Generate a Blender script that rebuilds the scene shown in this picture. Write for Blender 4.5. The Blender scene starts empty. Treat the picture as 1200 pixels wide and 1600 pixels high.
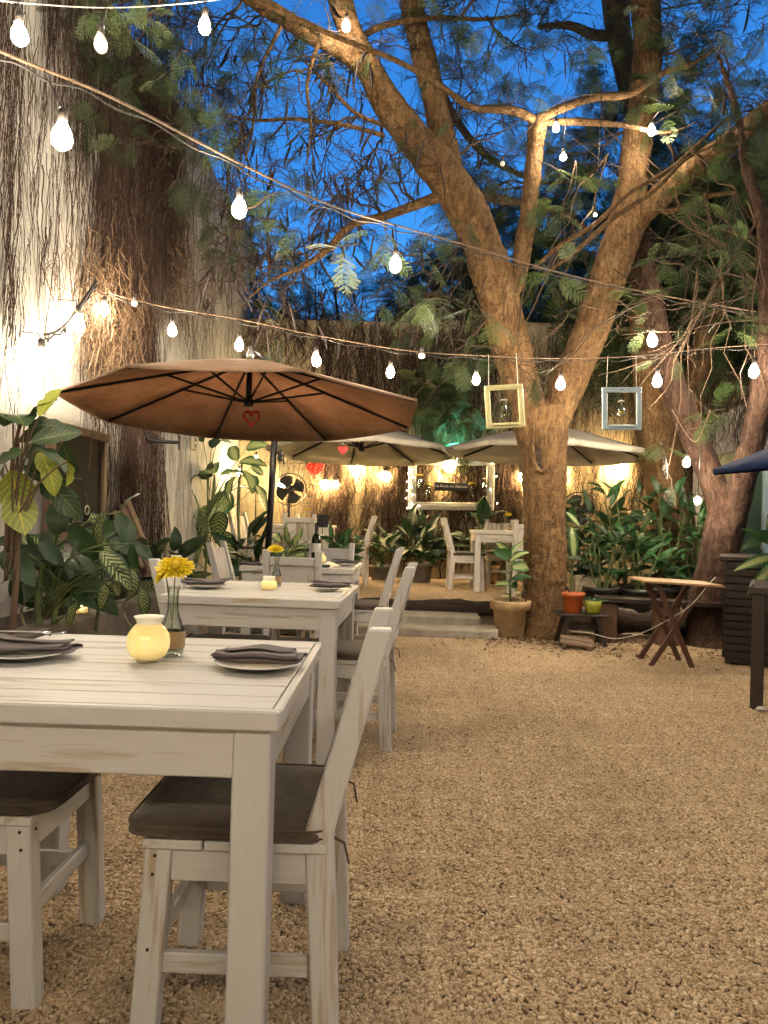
import bpy, math, random
import numpy as np
from mathutils import Vector, Matrix

random.seed(7)
RNG = np.random.default_rng(11)
SC = bpy.context.scene
COL = SC.collection
PI = math.pi

# ------------------------------------------------------------------ camera
CAM_H, CAM_PITCH, CAM_ROLL, CAM_YAW, CAM_F = 1.1323, 0.0067, 0.0279, 0.0456, 1160.5
_cy, _sy = math.cos(CAM_YAW), math.sin(CAM_YAW)
_F = Vector((-_sy*math.cos(CAM_PITCH), _cy*math.cos(CAM_PITCH), math.sin(CAM_PITCH)))
_R0 = Vector((_cy, _sy, 0)); _U0 = _R0.cross(_F)
_R = _R0*math.cos(CAM_ROLL) + _U0*math.sin(CAM_ROLL)
_U = _U0*math.cos(CAM_ROLL) - _R0*math.sin(CAM_ROLL)
_O = Vector((0, 0, CAM_H))
cam_data = bpy.data.cameras.new('camera'); cam = bpy.data.objects.new('camera', cam_data); COL.objects.link(cam)
cam.matrix_world = Matrix(((_R.x, _U.x, -_F.x, 0), (_R.y, _U.y, -_F.y, 0), (_R.z, _U.z, -_F.z, CAM_H), (0, 0, 0, 1)))
cam_data.sensor_fit = 'VERTICAL'; cam_data.sensor_height = 24.0; cam_data.lens = 24.0*CAM_F/1600.0
cam_data.clip_start = 0.05; cam_data.clip_end = 500
SC.camera = cam

# ------------------------------------------------------------------ sky at dusk
world = bpy.data.worlds.new('World'); SC.world = world; world.use_nodes = True
_wn = world.node_tree.nodes; _bg = _wn['Background']
_sky = _wn.new('ShaderNodeTexSky'); _sky.sky_type = 'NISHITA'; _sky.sun_disc = False
_sky.sun_elevation = math.radians(3.0); _sky.sun_rotation = math.radians(195)
_sky.ozone_density = 5.2; _sky.air_density = 1.0; _sky.dust_density = 0.0
world.node_tree.links.new(_sky.outputs[0], _bg.inputs[0]); _bg.inputs[1].default_value = 0.078

SC.view_settings.view_transform = 'Standard'; SC.view_settings.look = 'None'
SC.view_settings.exposure = 2.9; SC.view_settings.gamma = 1.0; SC.view_settings.use_curve_mapping = False
cy = SC.cycles
cy.use_denoising = True
try: cy.denoiser = 'OPENIMAGEDENOISE'
except Exception: pass
cy.sample_clamp_indirect = 1.2; cy.sample_clamp_direct = 0
cy.max_bounces = 5; cy.diffuse_bounces = 2; cy.glossy_bounces = 2; cy.transmission_bounces = 5; cy.transparent_max_bounces = 6
cy.adaptive_threshold = 0.03
cy.caustics_reflective = False; cy.caustics_refractive = False; cy.blur_glossy = 1.0

# ------------------------------------------------------------------ picture measurements -> places
def ray(px, py): return _F + _R*((px-600)/CAM_F) - _U*((py-800)/CAM_F)
def at(px, py, Y):
    v = ray(px, py); return _O + v*(Y/v.y)
def atz(px, py, z):
    v = ray(px, py); return _O + v*((z-CAM_H)/v.z)
def onx(px, py, X):
    v = ray(px, py); return _O + v*(X/v.x)
def mpp(Y): return Y/CAM_F          # metres per picture unit at depth Y

# ------------------------------------------------------------------ mesh building
def tag(o, label=None, cat=None, group=None, kind=None):
    if label: o['label'] = label
    if cat: o['category'] = cat
    if group: o['group'] = group
    if kind: o['kind'] = kind
    return o
def empty(name, loc=(0, 0, 0), rz=0.0, label=None, cat=None, group=None):
    o = bpy.data.objects.new(name, None); COL.objects.link(o); o.empty_display_size = 0.1
    o.location = loc; o.rotation_euler = (0, 0, rz)
    return tag(o, label, cat, group)
def link(name, me, parent=None, loc=None):
    o = bpy.data.objects.new(name, me); COL.objects.link(o)
    if parent is not None: o.parent = parent
    if loc is not None: o.location = loc
    return o
def copy_tree(o, parent=None):
    c = o.copy(); COL.objects.link(c); c.parent = parent
    for ch in list(o.children): copy_tree(ch, c)
    return c

class MB:
    def __init__(s): s.v = []; s.f = []; s.g = []
    def add(s, verts, faces, g=None):
        n = len(s.v); s.v += [tuple(p) for p in verts]; s.f += [tuple(i+n for i in f) for f in faces]
        s.g += [tuple(p) for p in (g if g is not None else verts)]; return s
    def box(s, c, size, rot=None, ch=0.003):
        """chamfered box; c centre, size full lengths, rot 3x3 Matrix"""
        hx, hy, hz = size[0]/2, size[1]/2, size[2]/2
        ch = min(ch, hx*.45, hy*.45, hz*.45)
        vs = []; idx = {}
        for sx in (-1, 1):
            for sy in (-1, 1):
                for sz in (-1, 1):
                    for a in range(3):
                        p = [sx*(hx-ch), sy*(hy-ch), sz*(hz-ch)]
                        p[a] = (sx*hx, sy*hy, sz*hz)[a]
                        idx[(sx, sy, sz, a)] = len(vs); vs.append(Vector(p))
        F = []
        for a in range(3):
            b, c2 = (a+1) % 3, (a+2) % 3
            for sg in (-1, 1):
                q = []
                for (u, w) in ((-1, -1), (1, -1), (1, 1), (-1, 1)):
                    k = [0, 0, 0]; k[a] = sg; k[b] = u; k[c2] = w; q.append(idx[(k[0], k[1], k[2], a)])
                F.append(q if sg > 0 else q[::-1])
        for a in range(3):
            b, c2 = (a+1) % 3, (a+2) % 3
            for u in (-1, 1):
                for w in (-1, 1):
                    q = []
                    for sg, fa in ((-1, b), (1, b), (1, c2), (-1, c2)):
                        k = [0, 0, 0]; k[a] = sg; k[b] = u; k[c2] = w; q.append(idx[(k[0], k[1], k[2], fa)])
                    F.append(q if u*w > 0 else q[::-1])
        for sx in (-1, 1):
            for sy in (-1, 1):
                for sz in (-1, 1):
                    q = [idx[(sx, sy, sz, 0)], idx[(sx, sy, sz, 1)], idx[(sx, sy, sz, 2)]]
                    F.append(q if sx*sy*sz > 0 else q[::-1])
        order = sorted(range(3), key=lambda i: -size[i])
        off = (random.uniform(0, 50), random.uniform(0, 50), random.uniform(0, 50))
        g = [(p[order[0]]+off[0], p[order[1]]+off[1], p[order[2]]+off[2]) for p in vs]
        c = Vector(c)
        s.add([((rot @ p) if rot is not None else p)+c for p in vs], F, g); return s
    def bar(s, p, q, w, h, up=(0, 0, 1), ch=0.003, ext=0.0):
        """box from p to q; w sideways, h along up"""
        p, q = Vector(p), Vector(q); d = (q-p); L = d.length+2*ext; d.normalize()
        up = Vector(up); x = d.cross(up)
        if x.length < 1e-4: x = d.cross(Vector((0, 1, 0)))
        x.normalize(); u = x.cross(d)
        R = Matrix(((d.x, x.x, u.x), (d.y, x.y, u.y), (d.z, x.z, u.z)))
        return s.box((p+q)/2, (L, w, h), R, ch)
    def tube(s, pts, rad, n=8, cap=True, closed=False):
        pts = [Vector(p) for p in pts]; m = len(pts)
        if not hasattr(rad, '__len__'): rad = [rad]*m
        ref = None; V = []; G = []; L = 0
        for i, p in enumerate(pts):
            a = pts[(i-1) % m] if closed else pts[max(i-1, 0)]; b = pts[(i+1) % m] if closed else pts[min(i+1, m-1)]
            t = (b-a).normalized() if (b-a).length > 1e-9 else Vector((0, 0, 1))
            if ref is None: ref = t.orthogonal().normalized()
            ref = (ref - t*ref.dot(t)); ref = ref.normalized() if ref.length > 1e-6 else t.orthogonal().normalized()
            bi = t.cross(ref)
            if i: L += (p-pts[i-1]).length
            for k in range(n):
                an = 2*PI*k/n
                V.append(p+(ref*math.cos(an)+bi*math.sin(an))*rad[i]); G.append((L, rad[i]*math.cos(an), rad[i]*math.sin(an)))
        F = []
        for i in range(m if closed else m-1):
            j = (i+1) % m
            for k in range(n):
                F.append((i*n+k, i*n+(k+1) % n, j*n+(k+1) % n, j*n+k))
        if cap and not closed:
            F.append(tuple(range(n))[::-1]); F.append(tuple((m-1)*n+k for k in range(n)))
        return s.add(V, F, G)
    def lathe(s, prof, seg=20, c=(0, 0, 0), M=None):
        """prof list of (r,z); ends closed when r==0"""
        c = Vector(c); V = []; F = []; rows = []
        for r, z in prof:
            if r < 1e-6: rows.append([len(V)]); V.append(Vector((0, 0, z)))
            else:
                rows.append(list(range(len(V), len(V)+seg)))
                V += [Vector((r*math.cos(2*PI*k/seg), r*math.sin(2*PI*k/seg), z)) for k in range(seg)]
        for a, b in zip(rows, rows[1:]):
            for k in range(seg):
                k2 = (k+1) % seg
                if len(a) == 1 and len(b) == 1: continue
                if len(a) == 1: F.append((a[0], b[k2], b[k]))
                elif len(b) == 1: F.append((a[k], a[k2], b[0]))
                else: F.append((a[k], a[k2], b[k2], b[k]))
        return s.add([((M @ p) if M is not None else p)+c for p in V], F, V)
    def poly(s, pts): return s.add(pts, [tuple(range(len(pts)))])
    def prism(s, outline, depth, M=None):
        """outline of (x,z) extruded along y by depth, centred"""
        n = len(outline); V = [Vector((x, -depth/2, z)) for x, z in outline]+[Vector((x, depth/2, z)) for x, z in outline]
        F = [tuple(range(n)), tuple(range(2*n-1, n-1, -1))]+[(i, n+i, n+(i+1) % n, (i+1) % n) for i in range(n)]
        return s.add([(M @ p) if M is not None else p for p in V], F, V)
    def mesh(s, name, mat, smooth=False):
        me = bpy.data.meshes.new(name); me.from_pydata(s.v, [], s.f)
        at_ = me.attributes.new('gco', 'FLOAT_VECTOR', 'POINT')
        at_.data.foreach_set('vector', np.array(s.g, dtype=np.float32).ravel())
        if mat: me.materials.append(MAT[mat] if isinstance(mat, str) else mat)
        if smooth: me.shade_smooth()
        me.update(); return me
    def build(s, name, mat, parent=None, smooth=False, loc=None):
        return link(name, s.mesh(name, mat, smooth), parent, loc)

def np_mesh(name, verts, faces, mat, gco=None, smooth=False, val=None):
    """verts (n,3), faces (m,k) arrays"""
    verts = np.asarray(verts, np.float32); faces = np.asarray(faces, np.int32); k = faces.shape[1]
    me = bpy.data.meshes.new(name)
    me.vertices.add(len(verts)); me.vertices.foreach_set('co', verts.ravel())
    me.loops.add(faces.size); me.loops.foreach_set('vertex_index', faces.ravel())
    me.polygons.add(len(faces)); me.polygons.foreach_set('loop_start', np.arange(0, faces.size, k, dtype=np.int32))
    me.polygons.foreach_set('use_smooth', np.full(len(faces), smooth))
    me.update(calc_edges=True); me.validate()
    if gco is not None:
        a = me.attributes.new('gco', 'FLOAT_VECTOR', 'POINT'); a.data.foreach_set('vector', np.asarray(gco, np.float32).ravel())
    if val is not None:
        a = me.attributes.new('rnd', 'FLOAT', 'POINT'); a.data.foreach_set('value', np.asarray(val, np.float32).ravel())
    me.materials.append(MAT[mat]); return me

def np_tubes(paths, radii, n=3):
    """paths (N,K,3), radii (N,K) -> verts, quads, rnd per vertex"""
    P = np.asarray(paths, float); Rr = np.asarray(radii, float); N, K, _ = P.shape
    T = np.empty_like(P); T[:, 1:-1] = P[:, 2:]-P[:, :-2]; T[:, 0] = P[:, 1]-P[:, 0]; T[:, -1] = P[:, -1]-P[:, -2]
    T /= np.linalg.norm(T, axis=2, keepdims=True)+1e-9
    ref = np.where(np.abs(T[..., 2:3]) < .8, np.array([0, 0, 1.]), np.array([0, 1., 0]))
    A = np.cross(T, ref); A /= np.linalg.norm(A, axis=2, keepdims=True)+1e-9; B = np.cross(T, A)
    an = np.arange(n)*2*PI/n
    V = P[:, :, None, :]+Rr[:, :, None, None]*(A[:, :, None, :]*np.cos(an)[None, None, :, None]+B[:, :, None, :]*np.sin(an)[None, None, :, None])
    base = (np.arange(N)*K*n)[:, None, None]; i = (np.arange(K-1)*n)[None, :, None]; k = np.arange(n)[None, None, :]; k2 = (k+1) % n
    q = np.stack(np.broadcast_arrays(base+i+k, base+i+k2, base+i+n+k2, base+i+n+k), -1).reshape(-1, 4)
    val = np.repeat(RNG.random(N), K*n)
    return V.reshape(-1, 3), q, val

def spline(pts, k=6):
    """Catmull-Rom through tuples of any length"""
    P = np.array(pts, float); out = []
    for i in range(len(P)-1):
        p0, p1, p2, p3 = P[max(i-1, 0)], P[i], P[i+1], P[min(i+2, len(P)-1)]
        for j in range(k):
            t = j/k
            out.append(.5*((2*p1)+(-p0+p2)*t+(2*p0-5*p1+4*p2-p3)*t*t+(-p0+3*p1-3*p2+p3)*t**3))
    out.append(P[-1]); return np.array(out)

# ------------------------------------------------------------------ materials
MAT = {}
class NT:
    def __init__(s, name):
        m = bpy.data.materials.new(name); m.use_nodes = True; s.m = m; s.t = m.node_tree; s.n = s.t.nodes
        s.b = s.n['Principled BSDF']; s.out = s.n['Material Output']; MAT[name] = m
    def node(s, typ, **kw):
        nd = s.n.new('ShaderNode'+typ)
        for k, v in kw.items():
            if k[0] == '_': setattr(nd, k[1:], v)
            else:
                key = int(k[1:]) if k[0] == 'i' and k[1:].isdigit() else k.replace('_', ' ')
                s.set(nd.inputs[key], v)
        return nd
    def set(s, inp, v):
        if isinstance(v, bpy.types.NodeSocket): s.t.links.new(v, inp)
        elif isinstance(v, bpy.types.Node): s.t.links.new(v.outputs[0], inp)
        else:
            if hasattr(inp.default_value, '__len__') and hasattr(v, '__len__') and len(v) == 3 and len(inp.default_value) == 4: v = (*v, 1)
            inp.default_value = v
    def p(s, **kw):
        for k, v in kw.items(): s.set(s.b.inputs[k.replace('_', ' ')], v)
        return s
    def gco(s, scale=(1, 1, 1), attr='gco'):
        a = s.node('Attribute', _attribute_name=attr); return s.node('Mapping', Vector=a.outputs['Vector'], Scale=scale).outputs[0]
    def obj(s, scale=(1, 1, 1)):
        a = s.node('TexCoord'); return s.node('Mapping', Vector=a.outputs['Object'], Scale=scale).outputs[0]
    def noise(s, vec, scale=5, detail=4, rough=.6, dist=0):
        return s.node('TexNoise', Vector=vec, Scale=scale, Detail=detail, Roughness=rough, Distortion=dist).outputs[0]
    def ramp(s, fac, stops):
        r = s.node('ValToRGB', Fac=fac); e = r.color_ramp.elements
        while len(e) < len(stops): e.new(.5)
        for el, (pos, c) in zip(e, stops):
            el.position = pos; el.color = (*c, 1) if hasattr(c, '__len__') else (c, c, c, 1)
        return r.outputs[0]
    def mix(s, fac, a, b, mode='MIX'):
        m = s.node('Mix', _data_type='RGBA', _blend_type=mode)
        s.set(m.inputs[0], fac); s.set(m.inputs[6], a); s.set(m.inputs[7], b); return m.outputs[2]
    def math(s, op, a, b=0.0, c=None):
        m = s.node('Math', _operation=op); s.set(m.inputs[0], a); s.set(m.inputs[1], b)
        if c is not None: s.set(m.inputs[2], c)
        return m.outputs[0]
    def bump(s, h, strength=.3, dist=.01):
        b = s.node('Bump', Height=h, Strength=strength, Distance=dist); s.set(s.b.inputs['Normal'], b.outputs[0]); return s

def simple(name, col, rough=.6, metal=0, spec=.5, var=.15, scale=8, bump=0):
    t = NT(name); v = t.obj(); n = t.noise(v, scale, 4)
    c0 = tuple(max(0, c*(1-var)) for c in col); c1 = tuple(min(1, c*(1+var)) for c in col)
    t.p(Base_Color=t.ramp(n, [(.3, c0), (.7, c1)]), Roughness=rough, Metallic=metal)
    t.b.inputs['Specular IOR Level'].default_value = spec
    if bump: t.bump(t.noise(v, scale*6, 3), bump, .004)
    return t.m
def emit(name, col, strength, base=(.8, .8, .8)):
    t = NT(name); t.p(Base_Color=base, Emission_Color=col, Emission_Strength=strength, Roughness=.4); return t.m

# distressed white paint over wood; gco.x runs along the grain
def paint(name, white, wood, worn):
    t = NT(name)
    n1 = t.noise(t.gco((1.1, 16, 16)), 2.2, 5, .62, .4); n2 = t.noise(t.gco((5, 60, 60)), 1.6, 3, .6)
    n3 = t.noise(t.gco((.8, 2.2, 2.2)), 1.8, 3, .5)
    s = t.math('ADD', t.math('MULTIPLY', n1, .72), t.math('MULTIPLY', n3, .38))
    w = t.ramp(s, [(worn, 0.), (worn+.045, .65), (worn+.11, 1.)])
    c = t.mix(w, white, wood)
    c = t.mix(t.ramp(n2, [(.35, 0.), (.75, .22)]), c, tuple(x*.72 for x in white))
    t.p(Base_Color=c, Roughness=t.ramp(n1, [(.3, .42), (.7, .62)]))
    t.bump(t.math('ADD', n2, t.math('MULTIPLY', n1, 1.4)), .22, .003)
paint('white_paint', (.51, .505, .49), (.36, .285, .185), .605)
paint('grey_paint', (.54, .51, .46), (.30, .245, .17), .57)
def cloth(name, c0, c1, sc=180, rough=.9):
    t = NT(name); v = t.obj(); n = t.noise(v, 7, 4); w = t.noise(v, sc, 2)
    t.p(Base_Color=t.ramp(n, [(.3, c0), (.72, c1)]), Roughness=rough)
    t.b.inputs['Specular IOR Level'].default_value = .15
    t.b.inputs['Sheen Weight'].default_value = .25
    t.bump(t.math('ADD', w, t.math('MULTIPLY', n, 2.5)), .35, .004); return t
_c = cloth('cushion', (.032, .022, .016), (.115, .084, .060)); _v = _c.obj(); _c.bump(_c.math('ADD', _c.math('MULTIPLY', _c.noise(_v, 13, 5, .6, 1.6), 3.), _c.noise(_v, 180, 2)), .35, .005)
cloth('napkin', (.075, .060, .064), (.125, .104, .108))
cloth('burlap', (.26, .17, .085), (.42, .29, .16), 240)
simple('porcelain', (.72, .70, .66), .18, var=.03)
simple('silver', (.6, .6, .6), .22, 1, var=.05)
def thin_glass(name, tint):
    t = NT(name); fr = t.node('Fresnel', IOR=1.45); tr = t.node('BsdfTransparent', Color=(*tint, 1)); gl = t.node('BsdfGlossy', Color=(1, 1, 1, 1), Roughness=.03)
    mx = t.node('MixShader', Fac=t.math('MINIMUM', t.math('MULTIPLY', fr.outputs[0], .7), .9)); t.t.links.new(tr.outputs[0], mx.inputs[1]); t.t.links.new(gl.outputs[0], mx.inputs[2]); t.t.links.new(mx.outputs[0], t.out.inputs[0])
thin_glass('glass', (.90, .92, .88))
t = NT('dark_glass'); t.p(Base_Color=(.008, .012, .006), Roughness=.06)
thin_glass('water', (.82, .85, .74))
t = NT('candle_glass'); v = t.obj(); n = t.noise(v, 260, 2)
sz = t.node('SeparateXYZ', Vector=v); n3 = t.noise(v, 60, 3); zz = t.ramp(t.math('MULTIPLY', sz.outputs[2], 9.0), [(.05, .35), (.40, 1.), (.9, .5)])
t.p(Base_Color=(.80, .62, .22), Roughness=.12, Emission_Color=t.ramp(t.math('ADD', t.math('MULTIPLY', n, .6), t.math('MULTIPLY', n3, .4)), [(.38, (1, .60, .13)), (.52, (1, .76, .28)), (.62, (1, .94, .66))]), Emission_Strength=t.math('MULTIPLY', zz, .075))
t = NT('candle_wax_lit'); t.p(Base_Color=(.85, .75, .5), Emission_Color=(1, .62, .22), Emission_Strength=.35)
t = NT('frosted_rim'); t.p(Base_Color=(.80, .76, .64), Roughness=.3, Emission_Color=(1, .8, .5), Emission_Strength=.012)
emit('flame', (1, .55, .18), 22)
WARM = (1.0, .81, .58)
emit('bulb_lit', WARM, 90)
emit('wall_lamp_lit', (1, .67, .29), 46)
emit('plant_lamp_lit', (1, .80, .42), 62)
emit('flood_lit', (1, .86, .62), 42)
emit('teal_lamp_lit', (.08, .75, .52), 38)
emit('fairy_lit', (1, .86, .62), 6)
simple('bulb_unlit', (.75, .72, .66), .15, var=.02)
simple('rubber', (.018, .014, .012), .6)
simple('cable', (.13, .085, .05), .7)
simple('white_cord', (.55, .52, .45), .5)
simple('black_metal', (.015, .015, .016), .42, .4)
simple('fan_black', (.02, .018, .017), .4)
simple('steel', (.35, .35, .34), .35, .8)
def wood(name, c0, c1, rough=.6, worn=(.1, .08, .06)):
    t = NT(name); n1 = t.noise(t.gco((1.5, 26, 26)), 2.0, 5, .65, .5); n2 = t.noise(t.gco((4, 80, 80)), 1.5, 3)
    c = t.ramp(n1, [(.28, c0), (.7, c1)]); c = t.mix(t.ramp(n2, [(.5, 0.), (.8, .35)]), c, worn)
    t.p(Base_Color=c, Roughness=rough); t.bump(t.math('ADD', n1, n2), .35, .004)
wood('dark_wood', (.008, .005, .004), (.028, .015, .010), .5, (.016, .010, .008))
wood('red_wood', (.050, .020, .013), (.115, .046, .028), .5, (.04, .018, .013))
wood('tray_wood', (.28, .17, .085), (.50, .34, .19), .45, (.22, .14, .08))
wood('old_wood', (.10, .065, .042), (.24, .165, .11), .8, (.07, .05, .035))
wood('frame_wood', (.055, .030, .018), (.15, .085, .05), .6)
wood('yellow_paint', (.55, .52, .24), (.70, .66, .34), .5, (.42, .38, .20))
wood('blue_paint', (.30, .40, .42), (.40, .50, .52), .55, (.26, .33, .34))
t = NT('log_bark'); v = t.gco((1.2, 14, 14)); n = t.noise(v, 2.4, 6, .7, .6); n2 = t.noise(t.obj(), 9, 4)
t.p(Base_Color=t.ramp(n, [(.3, (.012, .008, .006)), (.55, (.045, .028, .018)), (.8, (.13, .085, .05))]), Roughness=.9)
t.bump(t.math('ADD', n, n2), 1.0, .03)
# bark of the lit main tree: fine lenticel bands, lichen specks
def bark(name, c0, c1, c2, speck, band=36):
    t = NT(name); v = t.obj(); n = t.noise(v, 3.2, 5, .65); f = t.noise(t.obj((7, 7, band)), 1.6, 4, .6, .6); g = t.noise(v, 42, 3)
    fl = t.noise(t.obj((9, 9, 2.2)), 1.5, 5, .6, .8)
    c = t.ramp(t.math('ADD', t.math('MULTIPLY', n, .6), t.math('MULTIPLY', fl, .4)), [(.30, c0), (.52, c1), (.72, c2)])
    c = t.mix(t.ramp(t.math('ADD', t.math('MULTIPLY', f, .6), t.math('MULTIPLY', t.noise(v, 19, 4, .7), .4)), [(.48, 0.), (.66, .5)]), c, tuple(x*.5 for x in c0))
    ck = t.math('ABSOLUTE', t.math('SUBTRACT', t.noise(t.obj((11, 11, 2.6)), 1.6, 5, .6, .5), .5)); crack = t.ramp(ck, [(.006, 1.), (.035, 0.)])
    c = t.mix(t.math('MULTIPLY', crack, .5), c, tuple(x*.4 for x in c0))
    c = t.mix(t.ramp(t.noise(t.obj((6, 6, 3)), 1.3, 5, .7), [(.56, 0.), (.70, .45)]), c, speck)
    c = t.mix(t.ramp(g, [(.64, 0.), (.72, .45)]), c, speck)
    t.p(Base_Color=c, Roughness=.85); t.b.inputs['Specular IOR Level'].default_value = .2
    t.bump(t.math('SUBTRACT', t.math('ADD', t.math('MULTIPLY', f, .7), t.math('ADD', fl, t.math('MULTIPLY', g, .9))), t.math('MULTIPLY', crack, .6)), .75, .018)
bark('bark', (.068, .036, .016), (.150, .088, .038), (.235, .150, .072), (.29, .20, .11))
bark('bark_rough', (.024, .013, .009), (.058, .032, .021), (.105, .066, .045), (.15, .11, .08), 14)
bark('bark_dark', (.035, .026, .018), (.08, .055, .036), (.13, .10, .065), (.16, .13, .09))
def varied(name, c0, c1, rough=.8, transl=0.0, spec=.3):
    """colour by the per-piece rnd attribute"""
    t = NT(name); a = t.node('Attribute', _attribute_name='rnd'); n = t.noise(t.obj(), 4, 3)
    f = t.math('ADD', t.math('MULTIPLY', a.outputs['Fac'], .7), t.math('MULTIPLY', n, .3))
    c = t.ramp(f, [(.15, c0), (.85, c1)])
    t.p(Base_Color=c, Roughness=rough); t.b.inputs['Specular IOR Level'].default_value = spec
    if transl:
        tr = t.node('BsdfTranslucent', Color=c); mx = t.node('MixShader', Fac=transl); t.t.links.new(t.b.outputs[0], mx.inputs[1]); t.t.links.new(tr.outputs[0], mx.inputs[2])
        t.t.links.new(mx.outputs[0], t.out.inputs[0])
    return t
varied('twig', (.022, .015, .011), (.075, .050, .032))
varied('tan_twig', (.045, .029, .018), (.13, .085, .050))
varied('vine', (.022, .013, .010), (.085, .050, .034), .9)
varied('vine_tan', (.10, .062, .036), (.26, .175, .105), .9)
varied('frond_shaded', (.014, .026, .010), (.045, .072, .024), .6, .12)  # same leaf, colour darkened so the crowns read as silhouettes
t = NT('frond'); oi = t.node('ObjectInfo'); c = t.ramp(oi.outputs['Random'], [(0, (.035, .062, .020)), (.5, (.06, .105, .030)), (1, (.10, .14, .045))])  # lighter copy of the leaf green, for leaves shown lit
t.p(Base_Color=c, Roughness=.5); tr = t.node('BsdfTranslucent', Color=c); mx = t.node('MixShader', Fac=.35)
t.t.links.new(t.b.outputs[0], mx.inputs[1]); t.t.links.new(tr.outputs[0], mx.inputs[2]); t.t.links.new(mx.outputs[0], t.out.inputs[0])
simple('pod', (.020, .011, .008), .55, var=.4)
varied('litter', (.030, .016, .008), (.14, .075, .034), .9)
# broad leaves: gco.x along the leaf 0..1, gco.y across -1..1
def leaf(name, dark, light, pattern, rough=.46, amt=.9):
    t = NT(name); a = t.node('Attribute', _attribute_name='gco'); sp = t.node('SeparateXYZ', Vector=a.outputs['Vector'])
    u, w = sp.outputs[0], sp.outputs[1]; aw = t.math('ABSOLUTE', w); oi = t.node('ObjectInfo')
    n = t.noise(t.obj(), 14, 4); ph = t.math('SUBTRACT', t.math('MULTIPLY', u, 9.0), t.math('MULTIPLY', aw, 2.2))
    fr = t.math('ABSOLUTE', t.math('SUBTRACT', t.math('FRACT', t.math('ADD', ph, t.math('MULTIPLY', n, .25))), .5))
    vein = t.ramp(fr, [(0.02, 1.), (.10, 0.)]); mid = t.ramp(aw, [(.03, 1.), (.075, 0.)])
    base = t.mix(oi.outputs['Random'], dark, tuple(min(1, x*1.7) for x in dark))
    if pattern == 'vein':
        m = t.math('MAXIMUM', vein, mid)
    elif pattern == 'variegated':
        st = t.ramp(t.math('ADD', fr, t.math('MULTIPLY', t.math('SUBTRACT', n, .5), .5)), [(.17, 1.), (.27, 0.)])
        m = t.math('MULTIPLY', st, t.ramp(aw, [(.62, 1.), (.85, 0.)]))
    elif pattern == 'cream':
        m = t.math('MULTIPLY', t.ramp(t.math('ADD', aw, t.math('MULTIPLY', n, .45)), [(.55, 1.), (.95, 0.)]), t.ramp(fr, [(.08, .55), (.2, 1.)]))
    else:
        m = t.math('MULTIPLY', t.math('MAXIMUM', mid, t.math('MULTIPLY', vein, .35)), .5)
    c = t.mix(t.math('MULTIPLY', m, amt), base, light)
    t.p(Base_Color=c, Roughness=rough); t.bump(t.math('MAXIMUM', vein, mid), .25, .004)
    tr = t.node('BsdfTranslucent', Color=c); mx = t.node('MixShader', Fac=.10)
    t.t.links.new(t.b.outputs[0], mx.inputs[1]); t.t.links.new(tr.outputs[0], mx.inputs[2]); t.t.links.new(mx.outputs[0], t.out.inputs[0])
leaf('croton_leaf', (.013, .034, .012), (.26, .28, .05), 'vein', amt=.4)
leaf('croton_yellow', (.16, .20, .03), (.55, .50, .06), 'vein')
leaf('dieff_leaf', (.014, .042, .016), (.38, .42, .15), 'variegated')
leaf('cream_leaf', (.030, .090, .026), (.45, .52, .22), 'cream')
leaf('plain_leaf', (.013, .034, .010), (.06, .11, .035), 'plain')
leaf('glossy_leaf', (.018, .060, .018), (.09, .15, .045), 'plain', .40)
simple('stem', (.10, .13, .045), .6, var=.3)
simple('stem_woody', (.12, .075, .045), .8, var=.3)
simple('petal_yellow', (.86, .66, .015), .6, var=.08, scale=40)
simple('petal_white', (.80, .76, .66), .6, var=.08)
simple('flower_core', (.60, .42, .02), .9)
# plaster and walls
def plaster(name, c0, c1, stain, sc=1.0, drip=.55):
    t = NT(name); v = t.obj(); n = t.noise(v, 1.3*sc, 6, .65); d = t.noise(t.obj((3.4, 3.4, .9)), 1.4, 6, .65, .6); g = t.noise(v, 34, 4, .7)
    c = t.ramp(n, [(.32, c0), (.66, c1)]); c = t.mix(t.ramp(d, [(drip-.02, 0.), (drip+.2, .6)]), c, stain)
    c = t.mix(t.ramp(g, [(.55, 0.), (.75, .3)]), c, tuple(x*.55 for x in c0))
    t.p(Base_Color=c, Roughness=.92); t.b.inputs['Specular IOR Level'].default_value = .15
    t.bump(t.math('ADD', g, t.math('MULTIPLY', n, 2)), .5, .012)
plaster('plaster_left', (.36, .35, .315), (.55, .535, .49), (.10, .088, .072), 1.0, .49)
plaster('plaster_back', (.40, .32, .20), (.56, .46, .30), (.10, .075, .05), 1.4, .53)
plaster('plaster_pale', (.45, .42, .37), (.60, .57, .50), (.2, .17, .14))
plaster('concrete', (.22, .20, .165), (.36, .33, .27), (.11, .095, .075), 3.0, .6)
plaster('concrete_dark', (.11, .095, .08), (.20, .175, .145), (.06, .05, .04), 2.0, .55)
plaster('clay', (.36, .235, .12), (.52, .38, .22), (.17, .11, .06), 5, .52)
plaster('cream_pot', (.42, .36, .24), (.55, .48, .34), (.25, .19, .11), 3, .56)
simple('orange_plastic', (.42, .095, .022), .4, var=.1)
simple('green_glaze', (.26, .27, .03), .3, var=.12)
simple('hut_green', (.035, .070, .040), .7, var=.3)
simple('soil', (.03, .02, .014), 1, var=.4, scale=30)
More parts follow.
